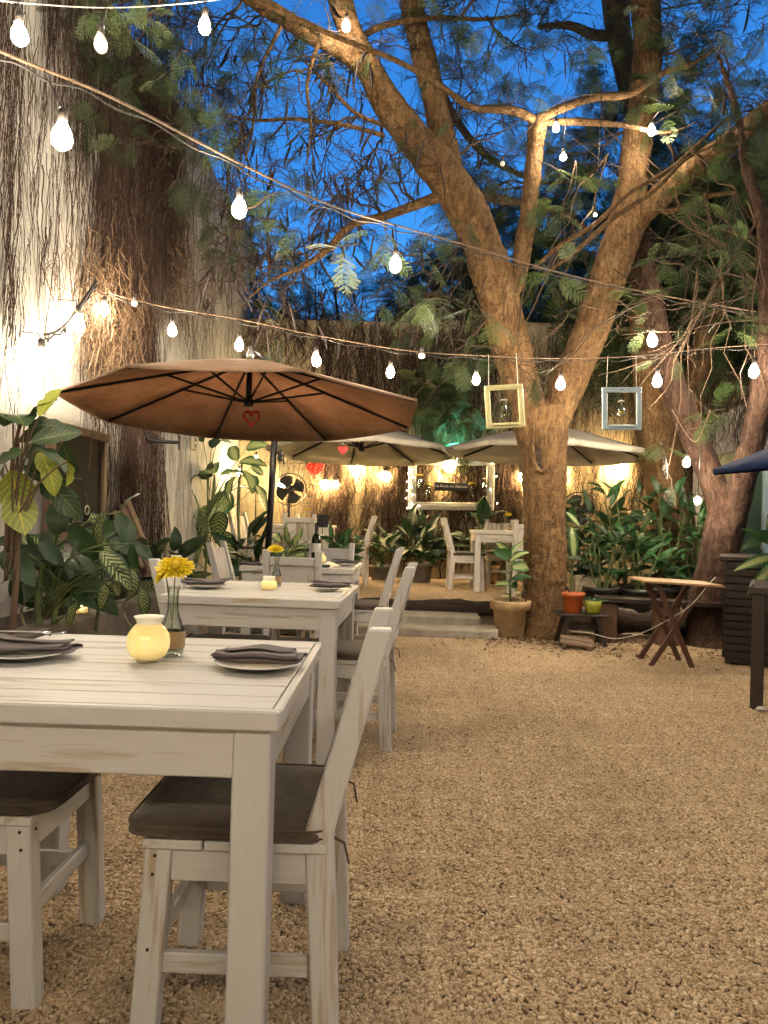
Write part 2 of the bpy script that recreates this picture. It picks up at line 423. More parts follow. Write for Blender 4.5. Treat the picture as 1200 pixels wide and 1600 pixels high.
# umbrella cloth lets some light through
def canvas(name, c0, c1, tr_=.3):
    t = NT(name); v = t.obj(); n = t.noise(v, 2.2, 5, .6); w = t.noise(v, 300, 2); n5 = t.noise(v, 7.5, 6, .7, 1.2)
    c = t.ramp(t.math('ADD', t.math('MULTIPLY', n, .5), t.math('MULTIPLY', n5, .5)), [(.34, tuple(x*.72 for x in c0)), (.46, c0), (.7, c1)]); t.p(Base_Color=c, Roughness=.85); t.b.inputs['Specular IOR Level'].default_value = .15
    t.bump(t.math('ADD', t.math('MULTIPLY', w, .4), t.math('ADD', t.math('MULTIPLY', n, 3), t.math('MULTIPLY', n5, 1.6))), .5, .012)
    tr = t.node('BsdfTranslucent', Color=c); mx = t.node('MixShader', Fac=tr_)
    t.t.links.new(t.b.outputs[0], mx.inputs[1]); t.t.links.new(tr.outputs[0], mx.inputs[2]); t.t.links.new(mx.outputs[0], t.out.inputs[0])
canvas('canvas_brown', (.34, .225, .150), (.46, .325, .23), .46)
canvas('canvas_cream', (.54, .50, .41), (.66, .62, .52))
canvas('canvas_blue', (.004, .014, .060), (.008, .024, .092), .1)
simple('red_paper', (.55, .028, .018), .6, var=.25, scale=30)
simple('chalkboard', (.009, .008, .007), .85, var=.35, scale=6)
simple('chalk', (.24, .23, .21), .95)
simple('sign_black', (.012, .011, .011), .6)
simple('sign_white', (.72, .70, .66), .7)
simple('ink', (.03, .025, .02), .8)
t = NT('window_glow'); t.p(Base_Color=(.2, .4, .42), Emission_Color=(.13, .42, .50), Emission_Strength=.035)
for _k in ('candle_glass', 'frosted_rim', 'window_glow'): MAT[_k].cycles.emission_sampling = 'NONE'
# gravel
t = NT('pebble'); a = t.node('Attribute', _attribute_name='rnd'); n = t.noise(t.obj(), 2.0, 2)
c = t.ramp(a.outputs['Fac'], [(0, (.26, .175, .100)), (.2, (.37, .268, .162)), (.6, (.475, .355, .222)), (.88, (.56, .44, .29)), (1, (.62, .53, .38))])
geo = t.node('NewGeometry'); big = t.noise(geo.outputs['Position'], .9, 5, .65); c = t.mix(t.ramp(big, [(.34, .34), (.52, .0)]), c, (.20, .14, .082)); fine = t.noise(geo.outputs['Position'], 7, 4, .7); c = t.mix(t.ramp(fine, [(.60, 0.), (.75, .35)]), c, (.52, .43, .31))
t.p(Base_Color=c, Roughness=.8); t.bump(t.noise(t.obj(), 380, 2), .25, .002); t.b.inputs['Specular IOR Level'].default_value = .25
t = NT('ground_soil'); v = t.obj(); n = t.noise(v, 55, 4, .7); n2 = t.noise(v, 1.2, 4)
t.p(Base_Color=t.ramp(n, [(.35, (.14, .10, .062)), (.65, (.30, .23, .15))]), Roughness=1); t.bump(n, .8, .01)
# ================================================================== THE SETTING
_Fn, _Rn, _Un, _On = (np.array(q) for q in (_F, _R, _U, _O))
def rays_np(px, py):
    px = np.asarray(px, float)[..., None]; py = np.asarray(py, float)[..., None]
    return _Fn + _Rn*((px-600)/CAM_F) - _Un*((py-800)/CAM_F)
def at_np(px, py, Y):
    v = rays_np(px, py); return _On + v*(np.asarray(Y, float)[..., None]/v[..., 1:2])
def onx_np(px, py, X):
    v = rays_np(px, py); return _On + v*(np.asarray(X, float)[..., None]/v[..., 0:1])

LWX, BWY, TZ = -2.70, 11.0, 0.25      # left wall face, back wall face, terrace level
# ground sheet
n = 60; gx = np.linspace(-1, 1, n); gx = np.sign(gx)*np.abs(gx)**2.2*60
V = np.array([(x, y+4, 0.0) for y in gx for x in gx]); V[:, 2] = -.0045+.0012*np.sin(V[:, 0]*1.7)*np.cos(V[:, 1]*1.3)
Q = [(j*n+i, j*n+i+1, (j+1)*n+i+1, (j+1)*n+i) for j in range(n-1) for i in range(n-1)]
tag(link('ground', np_mesh('ground', V, Q, 'ground_soil', V)), kind='structure')
# raised terrace at the back
mb = MB(); mb.box((2.6, 9.6, TZ/2-.03), (11.4, 3.55, TZ-.02), ch=.01)
tag(mb.build('terrace', 'ground_soil'), kind='structure')

# ---- gravel: patches of real pebbles, laid out over the yard
def pebble_tiles():
    t = (1+5**.5)/2
    ico = np.array([(-1, t, 0), (1, t, 0), (-1, -t, 0), (1, -t, 0), (0, -1, t), (0, 1, t), (0, -1, -t), (0, 1, -t), (t, 0, -1), (t, 0, 1), (-t, 0, -1), (-t, 0, 1)])/math.hypot(1, t)
    fc = np.array([(0, 11, 5), (0, 5, 1), (0, 1, 7), (0, 7, 10), (0, 10, 11), (1, 5, 9), (5, 11, 4), (11, 10, 2), (10, 7, 6), (7, 1, 8), (3, 9, 4), (3, 4, 2), (3, 2, 6), (3, 6, 8), (3, 8, 9), (4, 9, 5), (2, 4, 11), (6, 2, 10), (8, 6, 7), (9, 8, 1)])
    Vs, Fs, rn, vr = [], [], [], []; k = 0; S = .30
    for var in range(3):
        N = 2900
        for i in range(N):
            r = RNG.uniform(.0030, .0056) if RNG.random() < .92 else RNG.uniform(.0056, .0085)
            sc = r*np.array([RNG.uniform(1.05, 1.55), RNG.uniform(.8, 1.05), RNG.uniform(.55, .85)])
            a = RNG.uniform(0, 2*PI); ca, sa = math.cos(a), math.sin(a); tl = RNG.normal(0, .35)
            v = ico*(1+RNG.normal(0, .10, (12, 1)))*sc
            v = v @ np.array([[1, 0, 0], [0, math.cos(tl), -math.sin(tl)], [0, math.sin(tl), math.cos(tl)]]).T
            v = v @ np.array([[ca, -sa, 0], [sa, ca, 0], [0, 0, 1]]).T
            v += (RNG.uniform(-S/2, S/2), RNG.uniform(-S/2, S/2), RNG.uniform(-.0015, .0035))
            Vs.append(v); Fs.append(fc+k); k += 12; rn += [RNG.random()]*12; vr += [var]*12
    return np.concatenate(Vs), np.concatenate(Fs), rn, vr
def gravel(name, x0, x1, y0, y1, z, label):
    global _PEB
    me = _PEB.copy(); me.name = name; o = link(name, me); o.location = ((x0+x1)/2, (y0+y1)/2, z)
    ng = bpy.data.node_groups.new(name+'_layout', 'GeometryNodeTree')
    ng.interface.new_socket('Geometry', in_out='INPUT', socket_type='NodeSocketGeometry'); ng.interface.new_socket('Geometry', in_out='OUTPUT', socket_type='NodeSocketGeometry')
    N = ng.nodes; L = ng.links; gi = N.new('NodeGroupInput'); go = N.new('NodeGroupOutput')
    gr = N.new('GeometryNodeMeshGrid'); nx, ny = math.ceil((x1-x0)/.278)+1, math.ceil((y1-y0)/.278)+1
    for i, vv in enumerate(((x1-x0), (y1-y0), nx, ny)): gr.inputs[i].default_value = vv
    jn = N.new('GeometryNodeJoinGeometry'); at_ = N.new('GeometryNodeInputNamedAttribute'); at_.data_type = 'FLOAT'; at_.inputs[0].default_value = 'variant'
    for var in (2, 1, 0):
        cmp_ = N.new('FunctionNodeCompare'); cmp_.data_type = 'FLOAT'; cmp_.operation = 'EQUAL'; cmp_.inputs[1].default_value = var; cmp_.inputs[12].default_value = .2
        L.new(at_.outputs[0], cmp_.inputs[0]); sp = N.new('GeometryNodeSeparateGeometry'); L.new(gi.outputs[0], sp.inputs[0]); L.new(cmp_.outputs[0], sp.inputs[1])
        g2 = N.new('GeometryNodeGeometryToInstance'); L.new(sp.outputs[0], g2.inputs[0]); L.new(g2.outputs[0], jn.inputs[0])
    rv = N.new('FunctionNodeRandomValue'); rv.data_type = 'INT'; rv.inputs[4].default_value = 0; rv.inputs[5].default_value = 3; rv.inputs['Seed'].default_value = 5
    mu = N.new('ShaderNodeMath'); mu.operation = 'MULTIPLY'; mu.inputs[1].default_value = PI/2; L.new(rv.outputs[2], mu.inputs[0])
    cx = N.new('ShaderNodeCombineXYZ'); L.new(mu.outputs[0], cx.inputs[2])
    r2 = N.new('FunctionNodeRandomValue'); r2.data_type = 'INT'; r2.inputs[4].default_value = 0; r2.inputs[5].default_value = 2; r2.inputs['Seed'].default_value = 9
    ip = N.new('GeometryNodeInstanceOnPoints'); L.new(gr.outputs[0], ip.inputs['Points']); L.new(jn.outputs[0], ip.inputs['Instance'])
    ip.inputs['Pick Instance'].default_value = True; L.new(r2.outputs[2], ip.inputs['Instance Index']); L.new(cx.outputs[0], ip.inputs['Rotation'])
    L.new(ip.outputs[0], go.inputs[0])
    o.modifiers.new('layout', 'NODES').node_group = ng
    return tag(o, label, 'gravel', kind='stuff')
_pv, _pf, _pr, _pvar = pebble_tiles()
_PEB = np_mesh('pebbles', _pv, _pf, 'pebble', None, True, _pr)
_a = _PEB.attributes.new('variant', 'FLOAT', 'POINT'); _a.data.foreach_set('value', np.array(_pvar, np.float32))
gravel('gravel', -2.2, 4.2, .2, 7.75, .0, 'beige pebble gravel covering the open yard')
gravel('gravel', -2.4, 4.2, 7.95, 10.9, TZ-.012, 'beige pebble gravel covering the raised terrace behind the steps')

# ---- two concrete steps and the old timber edging the terrace
def rough_slab(x0, x1, y0, y1, z0, z1, jit=.012):
    mb = MB(); nx = 18; V = []; rows = []
    prof = [(y0+.0, z0), (y0-.004, z0+.3*(z1-z0)), (y0+.004, z1-.015), (y0+.018, z1), ((y0+y1)/2, z1+.003), (y1, z1), (y1, z0)]
    for i in range(nx+1):
        x = x0+(x1-x0)*i/nx; k = random.gauss(0, jit*.4)
        rows.append([(x+random.gauss(0, .002), y+k*(1 if j < 4 else .2)+random.gauss(0, jit*.15), z+(random.gauss(0, jit*.22) if j in (2, 3, 4) else 0)) for j, (y, z) in enumerate(prof)])
    m = len(prof); V = [p for r in rows for p in r]
    F = [(i*m+j, (i+1)*m+j, (i+1)*m+j+1, i*m+j+1) for i in range(nx) for j in range(m-1)]+[tuple(range(m)), tuple(range(nx*m+m-1, nx*m-1, -1))]
    return mb.add(V, F)
tag(rough_slab(-.95, .79, 7.07, 7.48, -.02, .085).build('stone_step', 'concrete', smooth=False), 'lower worn concrete step at the foot of the terrace', 'step', 'concrete steps')
tag(rough_slab(-.95, .64, 7.40, 7.80, -.02, .165).build('stone_step', 'concrete', smooth=False), 'upper worn concrete step under the dark timber edge', 'step', 'concrete steps')
def log(name, p, q, r, label, cat='log'):
    p, q = Vector(p), Vector(q); N = 22; pts = []; rad = []
    for i in range(N+1):
        t = i/N; pts.append(p.lerp(q, t)+Vector((0, random.gauss(0, .006), random.gauss(0, .006)))); rad.append(r*(1+.13*math.sin(t*17+1)+random.gauss(0, .05)))
    mb = MB(); mb.tube(pts, rad, 14)
    for i, v in enumerate(mb.v):
        mb.v[i] = (v[0], v[1]+random.gauss(0, .006), v[2]+random.gauss(0, .006))
    return tag(mb.build(name, 'log_bark', smooth=True), label, cat)
log('timber_edge', (-1.2, 7.84, .19), (.95, 7.84, .20), .075, 'dark weathered timber edging the terrace above the steps')
log('timber_edge', (1.45, 7.55, .16), (2.75, 7.45, .15), .11, 'thick dark log lying under the plank bench')
mb = MB(); mb.box((2.2, 7.85, .12), (2.6, .16, .26), ch=.02)
tag(mb.build('retaining_kerb', 'concrete_dark'), 'dark concrete kerb behind the log and bench', 'kerb')
mb = MB(); mb.box((-1.62, 7.84, .11), (.84, .14, .27), ch=.02)
tag(mb.build('retaining_kerb', 'concrete_dark'), 'short dark kerb left of the steps among the plants', 'kerb')

# ---- walls
def wall_grid(p0, ux, uz, nx, nz, amp, th, name, mat, top_jit=0.0):
    """wall face as an uneven grid with thickness"""
    p0, ux, uz = Vector(p0), Vector(ux), Vector(uz); nrm = ux.cross(uz).normalized()
    V = []
    for j in range(nz+1):
        for i in range(nx+1):
            a, b = i/nx, j/nz; h = amp*(math.sin(a*23+b*7)+math.sin(a*11-b*19+2))*.5+random.gauss(0, amp*.25)
            p = p0+ux*a+uz*b+nrm*h
            if j == nz: p += Vector((0, 0, random.gauss(0, top_jit)))
            V.append(p)
    F = [(j*(nx+1)+i, j*(nx+1)+i+1, (j+1)*(nx+1)+i+1, (j+1)*(nx+1)+i) for j in range(nz) for i in range(nx)]
    nv = len(V); mb = MB()
    c = [p0-nrm*th, p0+ux-nrm*th, p0+ux+uz-nrm*th, p0+uz-nrm*th]
    V += c
    b0 = [i for i in range(nx+1)]; t0 = [nz*(nx+1)+i for i in range(nx+1)]; l0 = [j*(nx+1) for j in range(nz+1)]; r0 = [j*(nx+1)+nx for j in range(nz+1)]
    F += [tuple(t0+[nv+2, nv+3]), tuple(l0[::-1]+[nv, nv+3][:2]) , tuple(r0+[nv+2, nv+1]), tuple(b0[::-1]+[nv, nv+1]), (nv+1, nv, nv+3, nv+2)]
    mb.add(V, F); return mb.build(name, mat)
# building flank on the left (top at about 5.4 m)
lw = wall_grid((LWX, BWY+.4-14.5, 0), (0, 14.5, 0), (0, 0, 5.42), 60, 30, .012, .35, 'building_wall', 'plaster_left', .03)
tag(lw, 'tall pale plastered building wall hung with dry vines, at left', 'wall')
bw = wall_grid((LWX, BWY, 0), (10.5, 0, 0), (0, 0, 4.02), 60, 24, .010, .25, 'garden_wall', 'plaster_back', .03)
tag(bw, 'cream garden wall with dry creepers behind the terrace', 'wall')

# unseen walls added behind the viewpoint and at right, to block blue sky light
hw = wall_grid((9.5, -3.0, 0), (-12.6, 0, 0), (0, 0, 5.0), 30, 12, .01, .3, 'sky_block_wall', 'plaster_pale', .0)
tag(hw, 'unseen pale wall added behind the viewpoint to block sky light', 'wall')
rw = wall_grid((7.6, 11.5, 0), (0, -14.8, 0), (0, 0, 3.6), 30, 10, .01, .25, 'boundary_wall', 'plaster_left', .02)
tag(rw, 'unseen boundary wall added along the right side to block sky light', 'wall')

# ---- dry creepers on the walls
def strands(dens, n, plane, val, lenr, drift, rad, K=12, off=(.004, .05), hang=True):
    """dens: list of (weight, x0, x1, y0, y1) boxes in picture units where strands start"""
    w = np.array([d[0]*(d[2]-d[1])*(d[4]-d[3]) for d in dens], float); w /= w.sum()
    ch = RNG.choice(len(dens), n, p=w); b = np.array([d[1:] for d in dens], float)[ch]
    sx = RNG.uniform(b[:, 0], b[:, 1]); sy = RNG.uniform(b[:, 2], b[:, 3])
    L = RNG.uniform(lenr[0], lenr[1], n)*np.clip(RNG.lognormal(0, .35, n), .4, 2)
    t = np.linspace(0, 1, K)[None, :]
    wx = np.cumsum(RNG.normal(0, drift, (n, K)), 1); wx -= wx[:, :1]
    lean = RNG.normal(.03, .09, n)[:, None]
    px = sx[:, None]+wx-lean*L[:, None]*t*.6; py = sy[:, None]+L[:, None]*(t-.5)
    if plane == 'X': P = onx_np(px, py, np.full(px.shape, val))
    else: P = at_np(px, py, np.full(px.shape, val))
    P[..., 2] = np.maximum(P[..., 2], .05)
    o = RNG.uniform(off[0], off[1], (n, 1))+np.cumsum(RNG.normal(0, .004, (n, K)), 1)
    o = np.maximum(o, .003)
    if plane == 'X': P[..., 0] += o
    else: P[..., 1] -= o
    R = RNG.uniform(rad[0], rad[1], (n, 1))*np.linspace(1, .55, K)[None, :]
    return P, R
def merge(parts, nside=3):
    Vs, Qs, Ws = [], [], []; k = 0
    for P, R in parts:
        v, q, w = np_tubes(P, R, nside); Vs.append(v); Qs.append(q+k); Ws.append(w); k += len(v)
    return np.concatenate(Vs), np.concatenate(Qs), np.concatenate(Ws)
LD = [(3.4, 150, 285, 150, 470), (2.0, 200, 330, 60, 200), (1.0, 0, 28, 250, 620), (1.1, -25, 32, -60, 260), (1.0, 95, 150, 100, 330), (.5, 28, 150, 130, 330), (.28, 28, 130, 330, 500),
      (.7, 285, 375, 200, 560), (2.6, 125, 245, 440, 640), (3.6, 188, 214, 620, 900), (3.4, 222, 250, 640, 900), (1.2, 150, 190, 640, 900), (1.6, 60, 260, -120, 120), (.5, 250, 300, 650, 760)]
parts = [strands(LD, 5200, 'X', LWX, (50, 180), 1.0, (.0010, .0030), 12, (.004, .07)),
         strands([(1, 150, 280, 180, 480), (1.2, 188, 250, 640, 880), (.12, 0, 150, 100, 500)], 200, 'X', LWX, (120, 260), 2.2, (.003, .0065))]
v, q, w = merge(parts)
lv = tag(link('wall_vine', np_mesh('wall_vine', v, q, 'vine', None, False, w)), 'dense dark dry creeper stems hanging down the tall left wall', 'creeper', kind='stuff')
parts = [strands([(1, 120, 200, 440, 600), (.45, 250, 340, 380, 520), (.3, 60, 130, 400, 480)], 330, 'X', LWX, (40, 150), 4.5, (.002, .0045), 14, (.03, .16))]
v, q, w = merge(parts)
tag(link('wall_vine', np_mesh('wall_vine', v, q, 'vine_tan', None, False, w)), 'tangled straw coloured dead tendrils on the left wall above the brown parasol', 'creeper', kind='stuff')
BD = [(2.2, 500, 770, 530, 680), (1.0, 390, 520, 500, 560), (2.6, 600, 640, 690, 860), (2.4, 485, 520, 740, 880), (2.6, 520, 545, 690, 860), (2.2, 565, 592, 720, 900), (.55, 430, 830, 690, 900),
      (2.0, 655, 675, 700, 860), (1.8, 700, 735, 730, 880), (1.8, 770, 815, 720, 880), (1.5, 760, 1000, 540, 660), (.7, 880, 1000, 700, 860), (1.5, 985, 1100, 560, 800), (.9, 290, 345, 690, 760), (.5, 430, 480, 690, 740), (.8, 640, 770, 715, 790)]
parts = [strands(BD, 3800, 'Y', BWY, (25, 100), 3.3, (.002, .0058), 10, (.005, .09)),
         strands([(1, 600, 640, 690, 860), (1, 510, 545, 720, 880), (1, 500, 760, 540, 660), (1, 690, 820, 720, 860)], 210, 'Y', BWY, (60, 150), 3.5, (.006, .016), 12, (.005, .06)),
         strands([(1, 385, 770, 500, 560)], 160, 'Y', BWY, (50, 130), 7, (.004, .009), 12, (.01, .09))]
v, q, w = merge(parts)
tag(link('wall_vine', np_mesh('wall_vine', v, q, 'vine', None, False, w)), 'dark dry creeper covering the cream wall behind the terrace tables', 'creeper', kind='stuff')
parts = [strands([(1, 1095, 1200, 610, 700)], 170, 'Y', 9.0, (30, 90), 3.0, (.002, .006), 10, (.0, .12))]
v, q, w = merge(parts)
tag(link('wall_vine', np_mesh('wall_vine', v, q, 'vine', None, False, w)), 'thin dry creeper hanging over the pale wall behind the right trees', 'creeper', kind='stuff')
# wire trellis on the back wall
mb = MB()
for py in (702, 728, 760, 790, 822, 852): a, b = at(395, py-6, BWY-.06), at(835, py+6, BWY-.06); mb.tube([a, b], .005, 4)
for px in range(400, 836, 27): a, b = at(px+6, 690, BWY-.055), at(px-2, 880, BWY-.055); mb.tube([a, b], .004, 4)
tag(mb.build('wire_trellis', 'cable'), 'thin wire grid fixed on the cream wall behind the creeper', 'trellis')
# low planter kerb in front of the left plants
mb = MB(); a = atz(40, 1000, .30); b = atz(215, 925, .30)
kx = -1.98
mb.box((kx, 4.3, .245), (.16, 5.2, .53), ch=.015)
tag(mb.build('planter_kerb', 'concrete_dark'), 'grey concrete planter kerb along the left plants', 'kerb')
mb = MB(); mb.box((kx-.40, 4.3, .20), (.64, 5.2, .42), ch=.02)
tag(mb.build('planting_bed', 'soil'), kind='structure')

# ---- right hand side: pale boundary wall with a sloping top, darker building
mb = MB(); p = [at(1085, 665, 9.6), at(1200, 615, 9.2), at(1290, 575, 8.9)]
mb.add([(p[0].x, p[0].y, 0), (p[2].x, p[2].y, 0), p[2], p[1], p[0], (p[0].x+.1, p[0].y+.22, 0), (p[2].x+.1, p[2].y+.22, 0), p[2]+Vector((.1, .22, 0)), p[1]+Vector((.1, .22, 0)), p[0]+Vector((.1, .22, 0))],
       [(0, 1, 2, 3, 4), (9, 8, 7, 6, 5), (4, 3, 8, 9), (3, 2, 7, 8), (0, 4, 9, 5), (1, 6, 7, 2)])
tag(mb.build('boundary_wall', 'plaster_pale'), 'pale plastered boundary wall with a sloping top behind the right trees', 'wall')
hs = empty('brick_house', (5.6, 12.6, 0), 0, 'dark brick house half hidden behind the trees at far right', 'house')
mb = MB(); mb.box((0, 1.2, 2.3), (4.4, 2.0, 4.6), ch=.01); mb.build('wall', 'concrete_dark', hs)
MAT['brick_mat'] = MAT['frame_wood']
bm_ = MB().box((0, 0, 0), (.36, .06, .15), ch=.008).mesh('brick', 'old_wood')
for r in range(14):
    for k in range(6):
        o = link('brick', bm_, hs, (-2.02+k*.385+(.19 if r % 2 else 0), .19, 2.2+r*.17))
# ================================================================== FURNITURE
TW, TD, TH = .84, .815, .75
def build_table(name, W, D, H, label, mat='white_paint', group=None):
    t = empty(name, label=label, cat='table', group=group)
    top = MB(); th = .040
    for s in (-1, 1): top.box((0, s*(D/2-.012), H-th/2-.001), (W-.004, .022, th), ch=.004)      # edge boards front and back
    for s in (-1, 1): top.box((s*(W/2-.010), 0, H-th/2-.0015), (.020, D-.05, th-.003), ch=.004)
    tt = top.build('tabletop', mat, t)
    n = 8; pw = (D-.048)/n
    for i in range(n):
        y = -D/2+.024+pw*(i+.5)
        MB().box((random.gauss(0, .0006), y, H-.013+random.gauss(0, .0007)), (W-.042, pw-random.uniform(.0016, .0034), .024), ch=.0022).build('plank', mat, tt)
    ov, lw, ah = .02, .075, .10
    for sx in (-1, 1):
        for sy in (-1, 1):
            MB().box((sx*(W/2-ov-lw/2), sy*(D/2-ov-lw/2), (H-th)/2-.0005), (lw, lw, H-th-.001), ch=.004).build('leg', mat, t)
    for sy in (-1, 1): MB().box((0, sy*(D/2-ov-.016), H-th-ah/2-.001), (W-2*ov-2*lw+.004, .024, ah), ch=.003).build('apron', mat, t)
    for sx in (-1, 1): MB().box((sx*(W/2-ov-.016), 0, H-th-ah/2-.001), (.024, D-2*ov-2*lw+.004, ah), ch=.003).build('apron', mat, t)
    return t
def place(o, x, y, z=0, rz=0, label=None, group=None):
    o.location = (x, y, z); o.rotation_euler = (0, 0, rz)
    if label: o['label'] = label
    if group: o['group'] = group
    return o
def corner(x, y, rz): return (x+math.cos(rz)*(-TW/2)-math.sin(rz)*TD/2, y+math.sin(rz)*(-TW/2)+math.cos(rz)*TD/2)
GT = 'white distressed dining tables'
T1, T2, T3 = (-.256, 1.430, .0275), (-.338, 3.332, -.0245), (-.4506, 5.346, -.003)
tabs = []
for k, (T, lb) in enumerate(((T1, 'nearest white distressed dining table with round yellow candle'), (T2, 'middle white distressed dining table in the row of three'), (T3, 'third white dining table, holding the wine bottle'))):
    t = build_table('dining_table', TW, TD, TH, lb, group=GT); cx, cyy = corner(*T); place(t, cx, cyy, 0, T[2]); tabs.append(t)

def build_chair(label, cushion=True, mat='white_paint', slats=4):
    c = empty('dining_chair', label=label, cat='chair', group='white distressed dining chairs')
    w, hz = .40, .435
    # seat of three boards and its rails
    s = MB()
    for i in range(3): s.box((0, -.155+.132*i+.02, hz-.010), (w+.012, .128, .020), ch=.003)
    s.build('seat', mat, c)
    for sx in (-1, 1): MB().bar((sx*(w/2-.020), -.168, hz-.057), (sx*(w/2-.020), .135, hz-.057), .024, .070).build('seat_rail', mat, c)
    MB().bar((-w/2+.045, .165, hz-.057), (w/2-.045, .165, hz-.057), .024, .070).build('seat_rail', mat, c)
    MB().bar((-w/2+.045, -.165, hz-.057), (w/2-.045, -.165, hz-.057), .024, .070).build('seat_rail', mat, c)
    for sx in (-1, 1):
        x = sx*(w/2-.023)
        MB().bar((x, .185, 0), (x, .160, hz-.021), .046, .056, up=(0, 1, 0)).build('leg', mat, c)
        # rear post: leg below, leaning back above, one piece
        m = MB(); hw = .0225
        prof = [(-.235, -.180, 0), (-.212, -.150, hz+.02), (-.325, -.277, .893)]
        pts = [(y0, y1, z) for y0, y1, z in prof]
        V = []; G = []
        for y0, y1, z in pts:
            for xx, yy in ((-hw, y0), (hw, y0), (hw, y1), (-hw, y1)): V.append((x+xx, yy, z)); G.append((z+sx*3.1, xx, yy))
        F = [(0, 3, 2, 1)]+[(i*4+k, i*4+(k+1) % 4, i*4+4+(k+1) % 4, i*4+4+k) for i in range(2) for k in range(4)]+[(8, 9, 10, 11)]
        po = m.add(V, F, G).build('rear_post', mat, c)
        bv = po.modifiers.new('bevel', 'BEVEL'); bv.width = .004; bv.segments = 1
        MB().bar((x, -.165, .165), (x, .150, .165), .020, .044).build('stretcher', mat, c)
    MB().bar((-w/2+.046, .168, .205), (w/2-.046, .168, .205), .020, .044).build('stretcher', mat, c)
    nl_ = MB().lathe([(0, -.0015), (.0038, -.001), (.0038, .001), (0, .0015)], 8).mesh('nail', 'rubber')
    for x_, y_, z_, r_ in ((w/2+.0008, .166, hz-.035, (0, PI/2, 0)), (w/2+.0008, .170, hz-.075, (0, PI/2, 0)), (-w/2-.0008, .166, hz-.035, (0, PI/2, 0)), (-w/2-.0008, .170, hz-.075, (0, PI/2, 0)), (-w/2-.0008, .176, .20, (0, PI/2, 0)), (w/2-.022, .192, hz-.035, (PI/2, 0, 0)), (-w/2+.022, .192, hz-.035, (PI/2, 0, 0))):
        o_ = link('nail', nl_, c, (x_, y_, z_)); o_.rotation_euler = r_
    # back: boards between the posts, rails behind them
    def back(z): return -.190-(z-.455)*.2466
    n = slats; sw = (w-.092)/n
    for i in range(n):
        x = -w/2+.046+sw*(i+.5)
        MB().bar((x, back(.475), .475), (x, back(.842), .842), sw-.003, .014, up=(0, 1, .25), ch=.002).build('back_slat', mat, c)
    for z in (.815, .515):
        MB().bar((-w/2+.048, back(z)-.018, z), (w/2-.048, back(z)-.018, z), .016, .055, up=(0, -.25, 1)).build('back_rail', mat, c)
    if cushion:
        # thin pad with soft corners and piping
        N = 14; V = []; F = []
        def sq(a, r): ca, sa = math.cos(a), math.sin(a); p = .24; return (math.copysign(abs(ca)**p, ca)*r, math.copysign(abs(sa)**p, sa)*r)
        rings = [(0.995, .002), (1.03, .010), (1.025, .024), (.985, .031), (.90, .036), (.6, .041), (.25, .042)]
        S = 44
        for r, z in rings:
            for k in range(S):
                x, y = sq(2*PI*k/S, r*.205); V.append((x*1.0, y*1.05+.014, hz+z+.0025*math.sin(x*31+y*9)+.002*math.sin(y*43)))
        m = len(rings)
        F = [(j*S+k, j*S+(k+1) % S, (j+1)*S+(k+1) % S, (j+1)*S+k) for j in range(m-1) for k in range(S)]+[tuple(range(S))[::-1], tuple((m-1)*S+k for k in range(S))]
        cu = MB().add(V, F).build('cushion', 'cushion', c, True)
        for z in (.011, .028):
            pts = [(*sq(2*PI*k/S, .212), hz+z) for k in range(S)]; pts = [(x, y*1.05+.014, zz) for x, y, zz in pts]
            MB().tube(pts, .003, 5, closed=True).build('piping', 'cushion', cu)
        for sx in (-1, 1): MB().tube([(sx*.17, -.19, hz+.015), (sx*.178, -.235, hz-.005), (sx*.172, -.245, hz-.05)], .003, 5).build('tie', 'cushion', cu)
    return c
ch0 = build_chair('white chair on the right of the nearest table, dark cushion tucked under')
chp = build_chair('x', slats=2)
def chair(x, y, facing, label, z=0, first=[True], src=None):
    """facing: angle of the chair's front, 0 = +Y, measured counter-clockwise"""
    if src is None and first[0]: o = ch0; first[0] = False
    else: o = copy_tree(src or ch0)
    return place(o, x, y, z, facing, label)
chair(-.378, 1.765, PI/2+.03, 'white chair on the right of the nearest table, dark cushion tucked under')
chair(-1.045, 1.835, -PI/2+.02, 'white chair on the left of the nearest table, cut by the picture edge')
chair(-.325, 3.790, PI/2-.04, 'white chair on the right of the middle table')
chair(-1.005, 3.820, -PI/2+.02, 'white chair on the left of the middle table, behind the yellow flower')
chair(-.430, 5.740, PI/2-.02, 'white chair on the right of the third table, mostly hidden by nearer chairs')
chair(-1.335, 5.975, -PI/2-.04, 'white slatted chair on the left of the third table')
place(chp, -.845, 5.275, 0, .02, 'white panel backed chair at the near side of the third table, seen from behind')
chair(-.765, 6.255, PI-.05, 'white chair at the far side of the third table', src=chp)

# terrace furniture
def terr(px, py): return atz(px, py, TZ)
tt = build_table('dining_table', .80, .80, .75, 'white dining table on the terrace right of the steps, beside the trunk', 'grey_paint', GT)
p = at(738, 829, 9.06); place(tt, p.x+.40+.02, 9.46, TZ, .0)
tl = build_table('dining_table', .80, .80, .75, 'white dining table on the terrace at left, behind the potted greenery', 'grey_paint', GT)
place(tl, -1.50, 9.70, TZ, 0)
chg = build_chair('x', mat='grey_paint', slats=3)
place(chg, .62, 9.36, TZ, -PI/2+.05, 'grey white chair facing right at the terrace table beside the trunk')
chair(1.30, 8.92, .04, 'grey white chair seen from behind, between terrace table and trunk', TZ, src=chg)
chair(1.13, 10.05, PI, 'grey white chair at the far side of the right terrace table', TZ, src=chg)
chair(-.86, 9.66, PI/2-.02, 'grey white chair facing left on the terrace, seen from the side', TZ, src=chg)
chair(-1.42, 9.18, .0, 'grey white chair on the terrace behind the wine bottle, seen from behind', TZ, src=chg)
